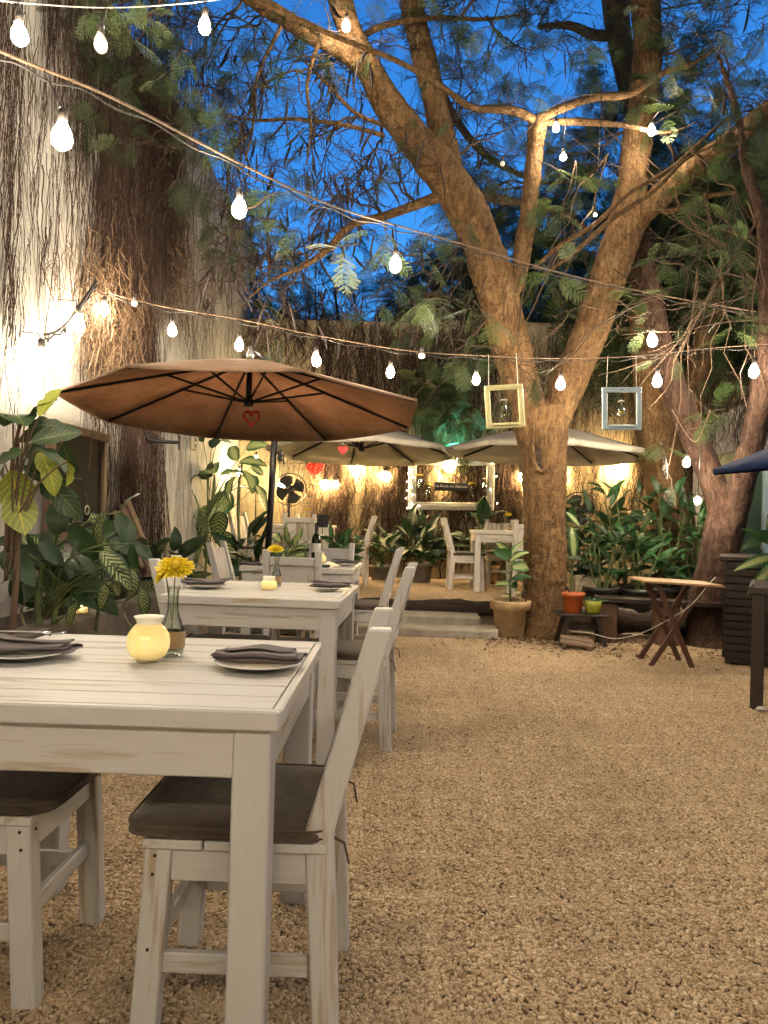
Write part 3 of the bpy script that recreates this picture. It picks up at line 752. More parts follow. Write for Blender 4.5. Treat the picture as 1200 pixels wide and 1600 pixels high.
chair(-1.55, 10.32, PI, 'grey white chair at the far side of the left terrace table', TZ, src=chg)
chair(-2.02, 9.30, -PI/2-.3, 'grey white chair on the terrace behind the striped plant', TZ, src=chg)

# ================================================================== ON THE TABLES
def plate(x, y, z, r, label):
    mb = MB(); mb.lathe([(0, .004), (r*.55, .004), (r*.62, .006), (r*.93, .015), (r, .0175), (r*1.0, .0195), (r*.93, .0185), (r*.62, .010), (0, .008)], 40)
    o = mb.build('plate', 'porcelain', smooth=True, loc=(x, y, z)); return tag(o, label, 'plate', 'dinner plates')
def napkin(x, y, z, L, label, rz=0, seed=1, flip=1, w=1.0):
    """cloth folded in three, one end rolled up"""
    rg = random.Random(seed); M = 46; prof = []
    # folded cross-section: long S with round turns
    lay = [(-.047, .0), (.046, .0), (.046, .008), (-.040, .007), (-.042, .015), (.034, .015), (.036, .021), (-.016, .022)]
    sp = spline([(a*w, b) for a, b in lay], 6)
    nu = 26; V = []; F = []
    ph = [rg.uniform(0, 6) for _ in range(6)]
    for i in range(nu+1):
        u = i/nu; x0 = (u-.5)*L
        for j, (a, b) in enumerate(sp):
            t = j/len(sp)
            yy = a*(1-.20*math.sin(u*5+ph[0])*.5)+.008*math.sin(u*6+ph[1]+t*2)+.010*(u-.5)*t
            zz = b*(1+.16*math.sin(u*5+ph[2]+t*3))+.0015*math.sin(u*9+ph[3])+.0022*math.sin(a*80+ph[4]+u*3)
            xx = x0+.014*math.sin(t*5+ph[5])*(1 if u > .5 else -1)*abs(u-.5)*2
            zz += .003*(2*abs(u-.5))**3
            V.append((xx*flip, yy, max(zz, -.002)))
    m = len(sp); F = [(i*m+j, i*m+j+1, (i+1)*m+j+1, (i+1)*m+j) for i in range(nu) for j in range(m-1)]
    o = MB().add(V, F).build('napkin', 'napkin', smooth=True, loc=(x, y, z)); o.rotation_euler = (0, 0, rz)
    so = o.modifiers.new('thickness', 'SOLIDIFY'); so.thickness = .0032; so.offset = 0
    sb = o.modifiers.new('soft', 'SUBSURF'); sb.levels = 1; sb.render_levels = 1
    return tag(o, label, 'napkin', 'folded grey napkins')
def fork(x, y, z, rz, label):
    mb = MB(); pts = [(-.09, 0, .002), (-.05, 0, .004), (0, 0, .004), (.035, 0, .003), (.055, 0, .001)]
    mb.tube([Vector(p) for p in pts], [.0038, .0030, .0022, .004, .007], 6)
    for k in (-1.5, -.5, .5, 1.5): mb.tube([(.053, k*.0042, .001), (.075, k*.0045, .002), (.092, k*.0045, .006)], .0015, 5)
    o = mb.build('fork', 'silver', smooth=True, loc=(x, y, z)); o.rotation_euler = (0, 0, rz); return tag(o, label, 'fork')
def vase(x, y, z, h, label, petals, flowers, burlap=True, seed=0, group='flower vases'):
    rg = random.Random(seed); e = empty('flower_vase', (x, y, z), 0, label, 'vase', group); s = h/.20
    out = [(0, 0), (.026, 0), (.030, .004), (.0305, .030), (.031, .062), (.029, .078), (.020, .100), (.0145, .120), (.0135, .150), (.016, .172), (.0185, .178)]
    inn = [(.0165, .177), (.0138, .170), (.0115, .150), (.0125, .120), (.0175, .101), (.026, .080), (.028, .062), (.0278, .012), (0, .012)]
    MB().lathe([(r*s, zz*s) for r, zz in out+inn], 24).build('glass', 'glass', e, True)
    MB().lathe([(0, .014*s), (.0270*s, .014*s), (.0272*s, .060*s), (0, .0605*s)], 20).build('water', 'water', e, True)
    if burlap: MB().lathe([(.0312*s, .022*s), (.0328*s, .024*s), (.0330*s, .062*s), (.0315*s, .065*s)], 24).build('burlap_band', 'burlap', e, True)
    for (fx, fy, fz, fr, tilt, az) in flowers:
        MB().tube([(rg.uniform(-.01, .01), rg.uniform(-.01, .01), .02*s), (fx*.2, fy*.2, .11*s), (fx*.75, fy*.75, fz*.85), (fx, fy, fz)], .0016, 5).build('stem', 'stem', e, True)
        fl = MB(); M = Matrix.Rotation(az, 3, 'Z') @ Matrix.Rotation(tilt, 3, 'Y')
        for ring, (n, rr, lift) in enumerate(((30, 1.0, .04), (28, .92, .20), (24, .76, .36), (18, .55, .48))):
            for k in range(n):
                a = 2*PI*k/n+rg.uniform(-.08, .08)+ring*.1; R_ = fr*rr*rg.uniform(.9, 1.08); wd = fr*.095
                d = Vector((math.cos(a), math.sin(a), 0)); sd = Vector((-d.y, d.x, 0)); lf = lift*fr*rg.uniform(.6, 1.2)
                pp = [d*fr*.12-sd*wd*.35, d*fr*.12+sd*wd*.35, d*R_*.65+sd*wd+Vector((0, 0, lf*.8)), d*R_*.95+sd*wd*.5+Vector((0, 0, lf*.7)), d*R_+Vector((0, 0, lf*.62)), d*R_*.95-sd*wd*.5+Vector((0, 0, lf*.7)), d*R_*.65-sd*wd+Vector((0, 0, lf*.8))]
                fl.poly([M @ q+Vector((fx, fy, fz)) for q in pp])
        f_ = fl.build('flower', petals, e)
        MB().lathe([(fr*.24, .06*fr), (fr*.22, .30*fr), (fr*.12, .40*fr), (0, .42*fr)], 14, (fx, fy, fz), M).build('flower_centre', 'flower_core' if petals != 'petal_white' else 'petal_yellow', f_, True)
    return e
def candle(x, y, z, d, label, kind='round'):
    e = empty('candle_holder', (x, y, z), 0, label, 'candle holder', 'glowing candle holders'); r = d/2
    if kind == 'round':
        MB().lathe([(0, 0), (r*.50, 0), (r*.54, r*.06), (r*.52, r*.12)], 28).build('foot', 'glass', e, True)
        MB().lathe([(0, r*.10), (r*.52, r*.12), (r*.80, r*.30), (r*.97, r*.65), (r, r*.98), (r*.94, r*1.32), (r*.74, r*1.62), (r*.60, r*1.76), (r*.55, r*1.80), (0, r*1.80)], 36).build('globe', 'candle_glass', e, True)
        MB().lathe([(r*.55, r*1.79), (r*.56, r*1.90), (r*.64, r*2.06), (r*.70, r*2.14), (r*.66, r*2.15), (r*.52, r*1.92), (r*.50, r*1.78)], 36).build('rim', 'frosted_rim', e, True)
    else:
        MB().lathe([(0, 0), (r*.78, 0), (r*.95, r*.10), (r, r*.45), (r*.97, r*.85), (r*.80, r*1.08), (r*.72, r*1.14), (0, r*1.14)], 30).build('globe', 'candle_glass', e, True)
        MB().lathe([(r*.72, r*1.13), (r*.74, r*1.22), (r*.74, r*1.58), (r*.70, r*1.62), (r*.62, r*1.58), (r*.62, r*1.13)], 30).build('rim', 'frosted_rim', e, True)
    return e
zt = TH+.0005
# nearest table
p = atz(405, 1034, .765); plate(p.x, p.y, zt, .109, 'white plate at the right end of the nearest table'); napkin(p.x-.005, p.y+.012, zt+.021, .205, 'grey folded napkin on the right plate of the nearest table', -.03, 3, 1, .82)
p = atz(38, 1018, .765); plate(p.x, p.y, zt, .112, 'white plate at the left end of the nearest table'); napkin(p.x+.004, p.y+.005, zt+.021, .23, 'grey folded napkin on the left plate of the nearest table', .04, 8, -1, 1.0)
fork(p.x+.015, p.y-.008, zt+.062, .06, 'silver fork lying on the left napkin of the nearest table')
p = atz(231, 1034, .75); candle(p.x, p.y, zt, .107, 'round yellow candle holder with white rim on the nearest table')
p = atz(264, 1027, .75); p.y += .02
vase(p.x, p.y, zt, .205, 'glass bottle vase with burlap band and yellow gerbera on the nearest table', 'petal_yellow', [(.008, -.012, .232, .052, -.50, 1.9), (-.022, -.002, .222, .043, -.95, .5)], seed=4)
# middle table
p = atz(513, 918, .765); plate(p.x, p.y, zt, .085, 'white plate at the right end of the middle table'); napkin(p.x+.012, p.y, zt+.020, .20, 'grey bow shaped napkin on the right plate of the middle table', .0, 12, 1, .75)
p = atz(322, 914, .765); plate(p.x, p.y, zt, .100, 'white plate at the left end of the middle table'); napkin(p.x-.005, p.y, zt+.020, .21, 'grey folded napkin on the left plate of the middle table', .05, 17, -1, 1.0)
p = atz(420, 921, .75); candle(p.x, p.y, zt, .082, 'squat yellow candle jar on the middle table', 'jar')
p = atz(429, 917, .75); vase(p.x+.003, p.y+.03, zt, .17, 'bottle vase with burlap and one yellow flower on the middle table', 'petal_yellow', [(-.008, -.01, .195, .045, -.35, 1.7)], seed=9)
# third table
p = atz(541, 881, .765); plate(p.x, p.y, zt, .095, 'white plate at the right end of the third table'); napkin(p.x, p.y, zt+.020, .20, 'grey napkin on the right plate of the third table', -.1, 21, 1, .8)
p = atz(392, 879, .765); napkin(p.x, p.y, zt, .16, 'grey napkin lying at the left end of the third table', 0, 22, 1, .8)
p = atz(500, 882, .75); candle(p.x, p.y+.04, zt, .085, 'round yellow candle holder on the third table')
p = atz(507, 886, .75)
e = empty('ashtray', (p.x, p.y, zt), 0, 'small dark ashtray with white crumpled paper on the third table', 'ashtray')
MB().lathe([(0, 0), (.040, 0), (.046, .018), (.041, .018), (.036, .006), (0, .005)], 20).build('dish', 'fan_black', e, True)
MB().lathe([(0, .006), (.02, .008), (.026, .02), (.012, .034), (0, .03)], 7, (.004, 0, 0)).build('paper', 'porcelain', e)
p = at(478, 862, 5.85); vase(p.x, 5.85, zt, .13, 'small vase of cream white flowers on the third table', 'petal_white', [(.012, 0, .165, .03, -.4, 1), (-.02, 0, .155, .028, -.6, 2.6), (.0, .01, .175, .026, -.2, 0)], seed=5)
p = at(494, 860, 5.95); e = empty('wine_bottle', (p.x, 5.95, zt), 0, 'dark wine bottle with pale label on the third table', 'bottle')
MB().lathe([(0, 0), (.036, 0), (.038, .006), (.038, .185), (.034, .205), (.018, .235), (.0145, .25), (.0145, .305), (.016, .307), (.016, .318), (0, .318)], 24).build('bottle', 'dark_glass', e, True)
MB().lathe([(.0385, .085), (.0385, .155)], 24).build('label', 'porcelain', e, True)
MB().lathe([(.0152, .25), (.0152, .305)], 16).build('foil', 'rubber', e, True)
p = at(499, 860, 6.02); e = empty('menu_stand', (p.x+.02, 6.02, zt), 0, 'small black card on a thin rod standing on the third table', 'menu stand')
MB().lathe([(0, 0), (.035, 0), (.035, .008), (0, .010)], 18).build('base', 'black_metal', e, True)
MB().tube([(0, 0, .008), (0, 0, .29)], .003, 6).build('rod', 'black_metal', e)
MB().box((0, -.004, .335), (.092, .006, .105), ch=.001).build('card', 'sign_black', e)
# terrace tables
zt2 = TZ+.75
vase(-1.42, 9.42, zt2, .15, 'vase with a yellow flower on the left terrace table', 'petal_yellow', [(.0, 0, .20, .04, -.3, 1)], seed=6)
vase(1.18, 9.6, zt2, .15, 'vase with a yellow flower on the right terrace table', 'petal_yellow', [(-.02, 0, .21, .045, -.5, 1.6)], seed=7)
# ================================================================== TREES
def frond_np(npin, nlf, curl=.18, seed=0, stalk=True):
    """feathery twice-divided leaf, unit length along +x, leaflets as small quads"""
    rg = np.random.default_rng(seed); V = []; Q = []
    def quad(p, d, s, L, W):
        k = len(V); V.extend([p, p+d*L*.5+s*W*.5, p+d*L, p+d*L*.5-s*W*.5]); Q.append((k, k+1, k+2, k+3))
    zc = lambda x: -curl*x*x
    if stalk:
        for a, b in ((0, .5), (.5, 1.)):
            k = len(V); V.extend([np.array([a, -.006, zc(a)]), np.array([a, .006, zc(a)]), np.array([b, .004, zc(b)]), np.array([b, -.004, zc(b)])]); Q.append((k, k+1, k+2, k+3))
    for i in range(npin):
        x = .18+.80*i/(npin-1); pl = .40*math.sin(PI*(.22+.70*i/(npin-1)))*rg.uniform(.85, 1.1)
        for s in (-1, 1):
            a = s*math.radians(rg.uniform(52, 68)-12*i/npin); d = np.array([math.cos(a), math.sin(a), -.22]); d /= np.linalg.norm(d)
            sd = np.cross(d, [0, 0, 1.]); sd /= np.linalg.norm(sd); b = np.array([x, 0, zc(x)])
            if nlf == 0:
                quad(b, d, sd, pl, pl*.13); continue
            for j in range(nlf):
                t = (j+.6)/nlf; p = b+d*pl*t+np.array([0, 0, -.10*pl*t*t]); ll = pl*.10*math.sin(PI*(.25+.62*t))+.006
                for s2 in (-1, 1):
                    dd = d*.45+sd*s2; dd /= np.linalg.norm(dd); pe = np.cross(dd, [0, 0, 1.]); pe /= np.linalg.norm(pe)+1e-9
                    quad(p, dd, pe, ll*1.25, pl/nlf*.95)
    return np.array(V), np.array(Q)
FR_HI = [frond_np(8, 12, .20, s) for s in (1, 2)]
FR_MID = frond_np(8, 6, .2, 3); FR_LO = frond_np(8, 0, .2, 4, False)
FR_ME = [np_mesh('leaf', v, q, 'frond') for v, q in FR_HI]
def rot_from(d, roll=0.0):
    """3x3 whose x axis is d and whose z axis is as upright as possible"""
    d = Vector(d).normalized(); s = Vector((0, 0, 1)).cross(d)
    s = s.normalized() if s.length > 1e-3 else Vector((0, 1, 0))
    u = d.cross(s); M = Matrix(((d.x, s.x, u.x), (d.y, s.y, u.y), (d.z, s.z, u.z)))
    return M @ Matrix.Rotation(roll, 3, 'X')
def fronds_joined(name, items, proto, mat, parent):
    """items (pos, 3x3, scale) baked into one foliage mesh"""
    if not items: return None
    v0, q0 = proto; n = len(v0)
    M = np.array([np.array(m)*s for _, m, s in items]); P = np.array([np.array(p) for p, _, _ in items])
    V = np.einsum('nij,kj->nki', M, v0)+P[:, None, :]; Q = (q0[None]+(np.arange(len(items))*n)[:, None, None]).reshape(-1, 4)
    o = link(name, np_mesh(name, V.reshape(-1, 3), Q, mat, None, False, np.repeat(RNG.random(len(items)), n)), parent); o['kind'] = 'stuff'; return o
_pm = MB(); _pp = spline([(0, 0, 0, .003), (.004, 0, -.03, .008), (.016, 0, -.09, .011), (.022, 0, -.15, .010), (.014, 0, -.20, .002)], 3)
_pm.tube([q[:3] for q in _pp], [q[3] for q in _pp], 6); _pm.v = [(x, y*.35, z) for x, y, z in _pm.v]
POD_ME = _pm.mesh('seed_pod', 'pod', True)

def limb_pts(pts, k=6):
    sp = spline([(*at(x, y, Y), r*mpp(Y)) for x, y, Y, r in pts], k); return [q[:3] for q in sp], [q[3] for q in sp]
def wood_mesh(name, limbs, mat, parent, voxel=.02):
    mb = MB()
    for pts in limbs:
        P, Rr = limb_pts(pts)
        Rr = [r*(1+.03*math.sin(i*.7)+random.gauss(0, .008)) for i, r in enumerate(Rr)]
        mb.tube(P, Rr, 14)
    o = mb.build(name, mat, parent, True)
    rm = o.modifiers.new('join', 'REMESH'); rm.mode = 'VOXEL'; rm.voxel_size = voxel; rm.use_smooth_shade = True
    sm = o.modifiers.new('soft', 'SMOOTH'); sm.iterations = 7; sm.factor = .5
    tx = bpy.data.textures.get('bark_lumps') or bpy.data.textures.new('bark_lumps', 'CLOUDS'); tx.noise_scale = .11
    dp = o.modifiers.new('lumps', 'DISPLACE'); dp.texture = tx; dp.strength = .022; dp.mid_level = .5
    t2 = bpy.data.textures.get('bark_cracks') or bpy.data.textures.new('bark_cracks', 'MUSGRAVE'); t2.musgrave_type = 'RIDGED_MULTIFRACTAL'; t2.noise_scale = .07; t2.octaves = 3
    d2 = o.modifiers.new('cracks', 'DISPLACE'); d2.texture = t2; d2.strength = .005; d2.mid_level = .5
    return o
class Grower:
    """collects twig paths, leaves and pods for one tree"""
    def __init__(s): s.P = []; s.R = []; s.leaf = []; s.pod = []
    K = 9
    def twig(s, a, b, r0, r1, wob=.05, droop=0.0):
        a, b = np.array(a, float), np.array(b, float); L = np.linalg.norm(b-a)+1e-6; t = np.linspace(0, 1, s.K)[:, None]
        w = np.cumsum(RNG.normal(0, wob*L/2.2, (s.K, 3)), 0); w -= w[0]; w = w-t*w[-1]*.7
        p = a+(b-a)*t+w*np.minimum(1, t*3); p[:, 2] -= droop*L*(t[:, 0]**2)
        s.P.append(p); s.R.append(np.linspace(r0, r1, s.K)); return p
    def spray(s, p, L, r, lev, nleaf=.5, npod=.1, spread=1.0, flat=.6, lsize=.23):
        """side twigs off a parent path, recursively"""
        n = RNG.integers(3, 6) if lev > 1 else RNG.integers(2, 5)
        for _ in range(n):
            i = RNG.integers(2, s.K); d = p[i]-p[i-1]; d = d/(np.linalg.norm(d)+1e-9)
            d = d*.8+RNG.normal(0, .75*spread, 3)*np.array([1, .8, flat]); d /= np.linalg.norm(d)
            l = L*RNG.uniform(.5, 1.15); q = s.twig(p[i], p[i]+d*l, r, r*.45, .10, .08)
            if lev > 1: s.spray(q, L*.62, r*.6, lev-1, nleaf, npod, spread, flat, lsize)
            if lev <= 2:
                for j in range(2, s.K):
                    if RNG.random() < nleaf*.42:
                        dd = (q[j]-q[j-1])/(np.linalg.norm(q[j]-q[j-1])+1e-9)+RNG.normal(0, .7, 3); dd[2] -= .35
                        s.leaf.append((q[j], dd/np.linalg.norm(dd), lsize*RNG.uniform(.65, 1.25)))
                    if RNG.random() < npod*.30:
                        for _k in range(RNG.integers(1, 4)): s.pod.append(q[j]+RNG.normal(0, .025, 3))
    def clump(s, root, px, py, Y, L=.9, lev=3, r=.012, n=1, **kw):
        for _ in range(n):
            a = np.array(at(*root)); b = np.array(at(px+RNG.normal(0, 18), py+RNG.normal(0, 18), Y+RNG.normal(0, .25)))
            p = s.twig(a, b, r, r*.5, .07); s.spray(p, L, r*.55, lev, **kw)
    def finish(s, parent, twig_mat='twig', far='frond_shaded', proto=None, npods=300, crown='crown'):
        v, q, w = np_tubes(np.array(s.P), np.array(s.R), 4)
        o = link('twigs', np_mesh('twigs', v, q, twig_mat, None, True, w), parent); o['kind'] = 'stuff'
        its = [(p, rot_from(d, RNG.normal(0, .5)), sz) for p, d, sz in s.leaf]
        fronds_joined(crown, its, proto or FR_MID, far, parent)
        random.shuffle(s.pod)
        for p in s.pod[:npods]:
            o = link('seed_pod', POD_ME, parent); o.location = p; o.rotation_euler = (random.gauss(0, .35), random.gauss(0, .35), random.uniform(0, 6.28)); k = random.uniform(.9, 1.6); o.scale = (k, k, k)

# ---- the big lit tree
mt = empty('courtyard_tree', (1.284, 7.45, 0), 0, 'large forked tree with lit orange brown trunk in the middle of the yard', 'tree')
_inv = Matrix.Translation((-1.284, -7.45, 0))
def under(parent):
    """move freshly added children (built in world places) under a parent that sits elsewhere"""
    for o in parent.children:
        if not o.get('_set'):
            o.matrix_parent_inverse = parent.matrix_basis.inverted(); o['_set'] = 1
LIMBS = [
    [(846, 1012, 7.45, 62), (848, 992, 7.45, 46), (850, 960, 7.45, 36), (852, 900, 7.45, 33), (851, 820, 7.45, 32.5), (850, 740, 7.45, 34), (848, 690, 7.45, 38), (838, 640, 7.45, 42)],
    [(842, 680, 7.45, 24.9), (818, 610, 7.42, 27.8), (795, 530, 7.35, 30.7), (775, 450, 7.25, 31.4), (752, 380, 7.15, 30.7), (725, 320, 7.05, 30.7), (690, 268, 6.95, 30.0), (645, 215, 6.8, 27.0), (605, 160, 6.7, 23.4), (572, 100, 6.6, 21.2), (545, 45, 6.5, 19.7), (525, -25, 6.4, 19.0), (505, -110, 6.3, 17.5)],
    [(738, 345, 7.1, 18.7), (712, 285, 7.1, 19.4), (692, 215, 7.1, 19.4), (675, 140, 7.1, 18.7), (655, 60, 7.1, 18.7), (640, -10, 7.1, 18.0), (628, -90, 7.1, 15.8)],
    [(850, 690, 7.45, 26.3), (872, 640, 7.5, 26.3), (893, 585, 7.55, 27.9), (920, 525, 7.6, 27.1), (942, 460, 7.62, 27.1), (962, 400, 7.65, 27.9), (980, 345, 7.68, 29.4), (988, 285, 7.7, 23.2), (997, 210, 7.7, 22.4), (1008, 130, 7.7, 21.7), (1012, 60, 7.7, 21.7), (1006, -15, 7.7, 22.4), (998, -110, 7.6, 20.2)],
    [(968, 375, 7.66, 18.3), (1012, 325, 7.55, 19.0), (1060, 283, 7.4, 18.3), (1110, 245, 7.2, 16.9), (1160, 205, 7.0, 15.5), (1210, 165, 6.8, 14.8), (1290, 100, 6.5, 13.4)],
    [(798, 470, 7.33, 10.8), (812, 420, 7.25, 14.4), (822, 360, 7.2, 13.5), (829, 300, 7.18, 13.1), (835, 240, 7.15, 13.5), (840, 198, 7.12, 14.4), (842, 180, 7.1, 11.7)],
    [(585, 120, 6.62, 15.0), (530, 75, 6.5, 15.8), (480, 50, 6.4, 15.0), (430, 20, 6.3, 13.5), (380, -10, 6.2, 12.0), (300, -60, 6.1, 10.5)]]
wood_mesh('trunk', LIMBS, 'bark', mt, .016)
# old wound in the fork: a raised lip; inner disc coloured dark for a cavity's shade
sc_c = at(846, 688, 7.2); lip = []; inn = []
for k in range(28):
    t_ = 2*PI*k/28; x_ = .075*math.sin(t_)*(1-.25*math.cos(t_)); z_ = .30*math.cos(t_); lip.append(sc_c+Vector((x_-.02*z_, .02+.10*abs(x_)+.03*math.sin(t_*3)*.3, z_)))
m_ = MB(); m_.tube(lip, [.022+.006*math.sin(k*1.7) for k in range(28)], 8, closed=True); m_.build('bark_scar', 'bark', mt, True)
m_ = MB(); m_.add([sc_c+Vector((0, .035, 0))]+[p_+Vector((0, .012, 0)) for p_ in lip], [(0, 1+(k+1) % 28, 1+k) for k in range(28)]); m_.build('cavity_shade', 'log_bark', mt)
G = Grower()
BR = [[(842, 186, 7.1, 7), (880, 168, 7.0, 7), (930, 152, 7.1, 6), (985, 146, 7.2, 6), (1035, 115, 7.2, 4.5), (1085, 98, 7.2, 3), (1140, 60, 7.2, 1)],
      [(842, 192, 7.1, 5), (900, 190, 7.15, 6), (975, 196, 7.2, 4), (1040, 208, 7.3, 2.5), (1090, 190, 7.3, 1)],
      [(838, 190, 7.1, 7), (800, 172, 6.9, 7), (738, 168, 6.7, 5), (690, 135, 6.5, 4.5), (620, 95, 6.2, 4), (520, 55, 5.9, 4), (420, 10, 5.6, 4), (300, -40, 5.3, 3)],
      [(693, 305, 7.0, 10), (650, 320, 7.0, 8), (600, 338, 7.0, 7), (548, 352, 6.95, 6), (512, 390, 6.9, 6), (470, 418, 6.9, 4), (420, 440, 6.9, 2), (385, 470, 6.9, 1)],
      [(690, 140, 8.6, 5), (715, 190, 8.6, 6), (750, 235, 8.6, 6), (790, 262, 8.6, 5), (850, 285, 8.6, 3.5), (910, 280, 8.6, 2)],
      [(720, 300, 8.3, 6), (780, 312, 8.3, 7), (840, 322, 8.4, 6), (900, 345, 8.5, 4), (940, 380, 8.5, 2)],
      [(835, 418, 6.9, 2.5), (880, 380, 6.9, 3.5), (930, 350, 6.9, 3.5), (985, 300, 6.9, 3.5), (1050, 262, 7.0, 3), (1130, 190, 7.0, 2), (1180, 170, 7.0, 1)],
      [(845, 432, 6.8, 2), (900, 392, 6.8, 3.5), (962, 338, 6.8, 4), (1020, 300, 6.9, 3.5), (1070, 250, 7.0, 3), (1120, 225, 7.0, 1)],
      [(340, 175, 6.6, 1), (400, 188, 6.6, 2.5), (460, 186, 6.6, 3), (540, 196, 6.6, 3.5), (600, 212, 6.7, 4)],
      [(960, -20, 9.2, 22), (965, 40, 9.2, 20), (975, 100, 9.2, 18), (990, 170, 9.2, 16), (1000, 230, 9.2, 15)],
      [(975, 55, 9.2, 8), (930, 55, 9.1, 8), (890, 40, 9.0, 6), (840, 42, 9.0, 4)],
      [(545, 70, 6.55, 5), (600, 40, 6.7, 5), (680, 28, 6.9, 4), (760, 30, 7.1, 3), (830, 20, 7.2, 1)],
      [(985, 300, 7.7, 6), (1040, 330, 7.6, 5), (1090, 310, 7.5, 4), (1150, 300, 7.3, 3)],
      [(380, 262, 6.2, 1), (395, 200, 6.2, 2), (402, 120, 6.2, 2.5), (440, 40, 6.2, 3.5)],
      [(500, 60, 6.4, 4), (480, 130, 6.5, 3), (486, 200, 6.5, 2), (478, 260, 6.5, 1)],
      [(620, 200, 6.75, 4), (560, 180, 6.7, 3.5), (510, 130, 6.6, 3), (470, 90, 6.6, 1.5)]]
mb = MB()
for b in BR:
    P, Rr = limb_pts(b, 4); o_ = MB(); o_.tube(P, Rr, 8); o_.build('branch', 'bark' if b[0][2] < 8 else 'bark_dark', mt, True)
# sprays across the sky: (root) -> (centre)
S = [((600, 338, 7.0), 540, 300, 7.0, 5, .10, .42), ((512, 390, 6.9), 440, 380, 6.9, 4, .25, .75), ((470, 418, 6.9), 410, 450, 6.9, 5, .35, .95), ((560, 180, 6.7), 500, 220, 6.7, 5, .06, .42),
     ((520, 100, 6.5), 450, 130, 6.5, 4, .25, .55), ((545, 90, 6.55), 500, 90, 6.6, 4, .15, .9), ((650, 320, 7.0), 600, 260, 7.0, 4, .30, .55), ((600, 160, 6.7), 640, 150, 7.3, 3, .1, .55),
     ((660, 80, 7.1), 620, 60, 7.2, 3, .2, .5), ((700, 250, 7.1), 760, 200, 7.5, 5, .40, .12), ((690, 200, 7.1), 740, 110, 7.5, 4, .42, .12), ((760, 25, 7.1), 780, 50, 7.2, 4, .75, .04), ((840, 42, 9.0), 850, 55, 8.9, 4, .8, .02),
     ((680, 30, 6.9), 720, 15, 7.0, 3, .7, .03), ((1008, 100, 7.7), 1075, 75, 7.9, 4, .75, .02), ((1006, 20, 7.7), 1080, 20, 7.8, 3, .6, .02), ((1160, 205, 7.0), 1120, 130, 7.2, 4, .9, 0), ((1100, 250, 7.2), 1150, 190, 7.2, 4, .95, 0),
     ((985, 200, 7.7), 900, 240, 8.2, 4, .55, 0), ((900, 345, 8.5), 880, 400, 8.4, 5, .75, 0), ((850, 285, 8.6), 760, 300, 8.6, 4, .5, .1), ((1040, 205, 7.3), 1080, 300, 8.0, 5, .75, 0), ((1090, 240, 7.0), 1150, 330, 7.8, 5, .7, 0),
     ((975, 420, 7.6), 1080, 420, 8.2, 5, .7, 0), ((740, 350, 7.1), 690, 430, 6.9, 4, .55, .35), ((760, 420, 7.2), 720, 480, 7.2, 4, .5, .35), ((420, 20, 6.3), 380, 60, 6.3, 4, .85, .12), ((380, 0, 6.2), 320, 110, 6.3, 4, .8, .05),
     ((330, -40, 6.1), 230, 60, 5.9, 2, .95, 0), ((300, -60, 6.1), 150, 20, 5.7, 3, .95, 0), ((300, -40, 5.3), 90, 30, 5.2, 2, .95, 0), ((395, 200, 6.2), 350, 250, 6.3, 4, .75, .1), ((380, 190, 6.6), 330, 320, 6.5, 4, .7, .1), ((420, 430, 6.9), 410, 330, 6.9, 4, .7, .3),
     ((600, 212, 6.7), 570, 250, 6.8, 3, .05, .5), ((1150, 300, 7.3), 1180, 440, 7.8, 4, .8, 0), ((1130, 180, 7.0), 1190, 90, 7.0, 3, .7, 0)]
for root, x, y, Y, n, nl, npd in S:
    G.clump(root, x, y, Y, L=.66, lev=3, r=.014, n=max(1, n//2), nleaf=nl*(.16 if x < 700 and y > 70 else .30), npod=npd*1.1, flat=.8)
# near lit leaves under the big bulb, kept as single leaves
NEAR = [((690, 470, 5.6), 660, 465, 5.3, 9), ((720, 440, 5.8), 690, 500, 5.5, 7), ((560, 380, 5.2), 520, 390, 5.0, 4), ((600, 330, 5.3), 590, 395, 5.1, 4), ((380, 330, 3.9), 440, 300, 4.0, 6), ((400, 340, 4.1), 470, 360, 4.3, 6), ((740, 470, 5.9), 770, 500, 5.7, 4),
        ((250, 0, 4.0), 200, 60, 3.9, 9), ((170, -20, 3.6), 130, 30, 3.5, 8), ((300, 60, 4.4), 250, 130, 4.3, 5), ((360, 180, 4.8), 320, 210, 4.7, 4), ((900, 400, 6.9), 870, 440, 6.7, 7), ((1040, 700, 6.6), 1030, 690, 6.4, 5), ((1130, 640, 7.2), 1100, 640, 7.0, 6), ((1150, 330, 6.7), 1140, 390, 6.6, 8), ((1180, 240, 6.6), 1130, 230, 6.5, 8), ((930, 60, 7.0), 900, 80, 6.9, 6), ((780, 30, 6.6), 740, 50, 6.5, 6),
        ((1000, 200, 7.5), 1060, 170, 7.3, 8), ((1090, 255, 7.1), 1080, 330, 7.0, 9), ((1120, 240, 7.0), 1040, 400, 7.0, 9), ((1180, 200, 6.8), 1170, 300, 6.7, 9), ((960, 420, 7.4), 1010, 470, 7.2, 8), ((830, 330, 7.0), 870, 330, 7.0, 7), ((840, 250, 7.0), 900, 280, 7.0, 7), ((700, 330, 6.8), 650, 420, 6.3, 7), ((760, 430, 7.0), 740, 520, 6.8, 6), ((1170, 460, 6.6), 1150, 520, 6.5, 7), ((560, 60, 6.3), 420, 90, 6.2, 7), ((430, 20, 6.2), 370, 120, 6.1, 7), ((700, 0, 6.9), 690, 30, 6.8, 6), ((1010, 20, 7.4), 1070, 40, 7.3, 7), ((820, 0, 7.3), 830, 60, 7.2, 7),
        ((845, 600, 6.9), 760, 620, 8.6, 0)]
nl = 0
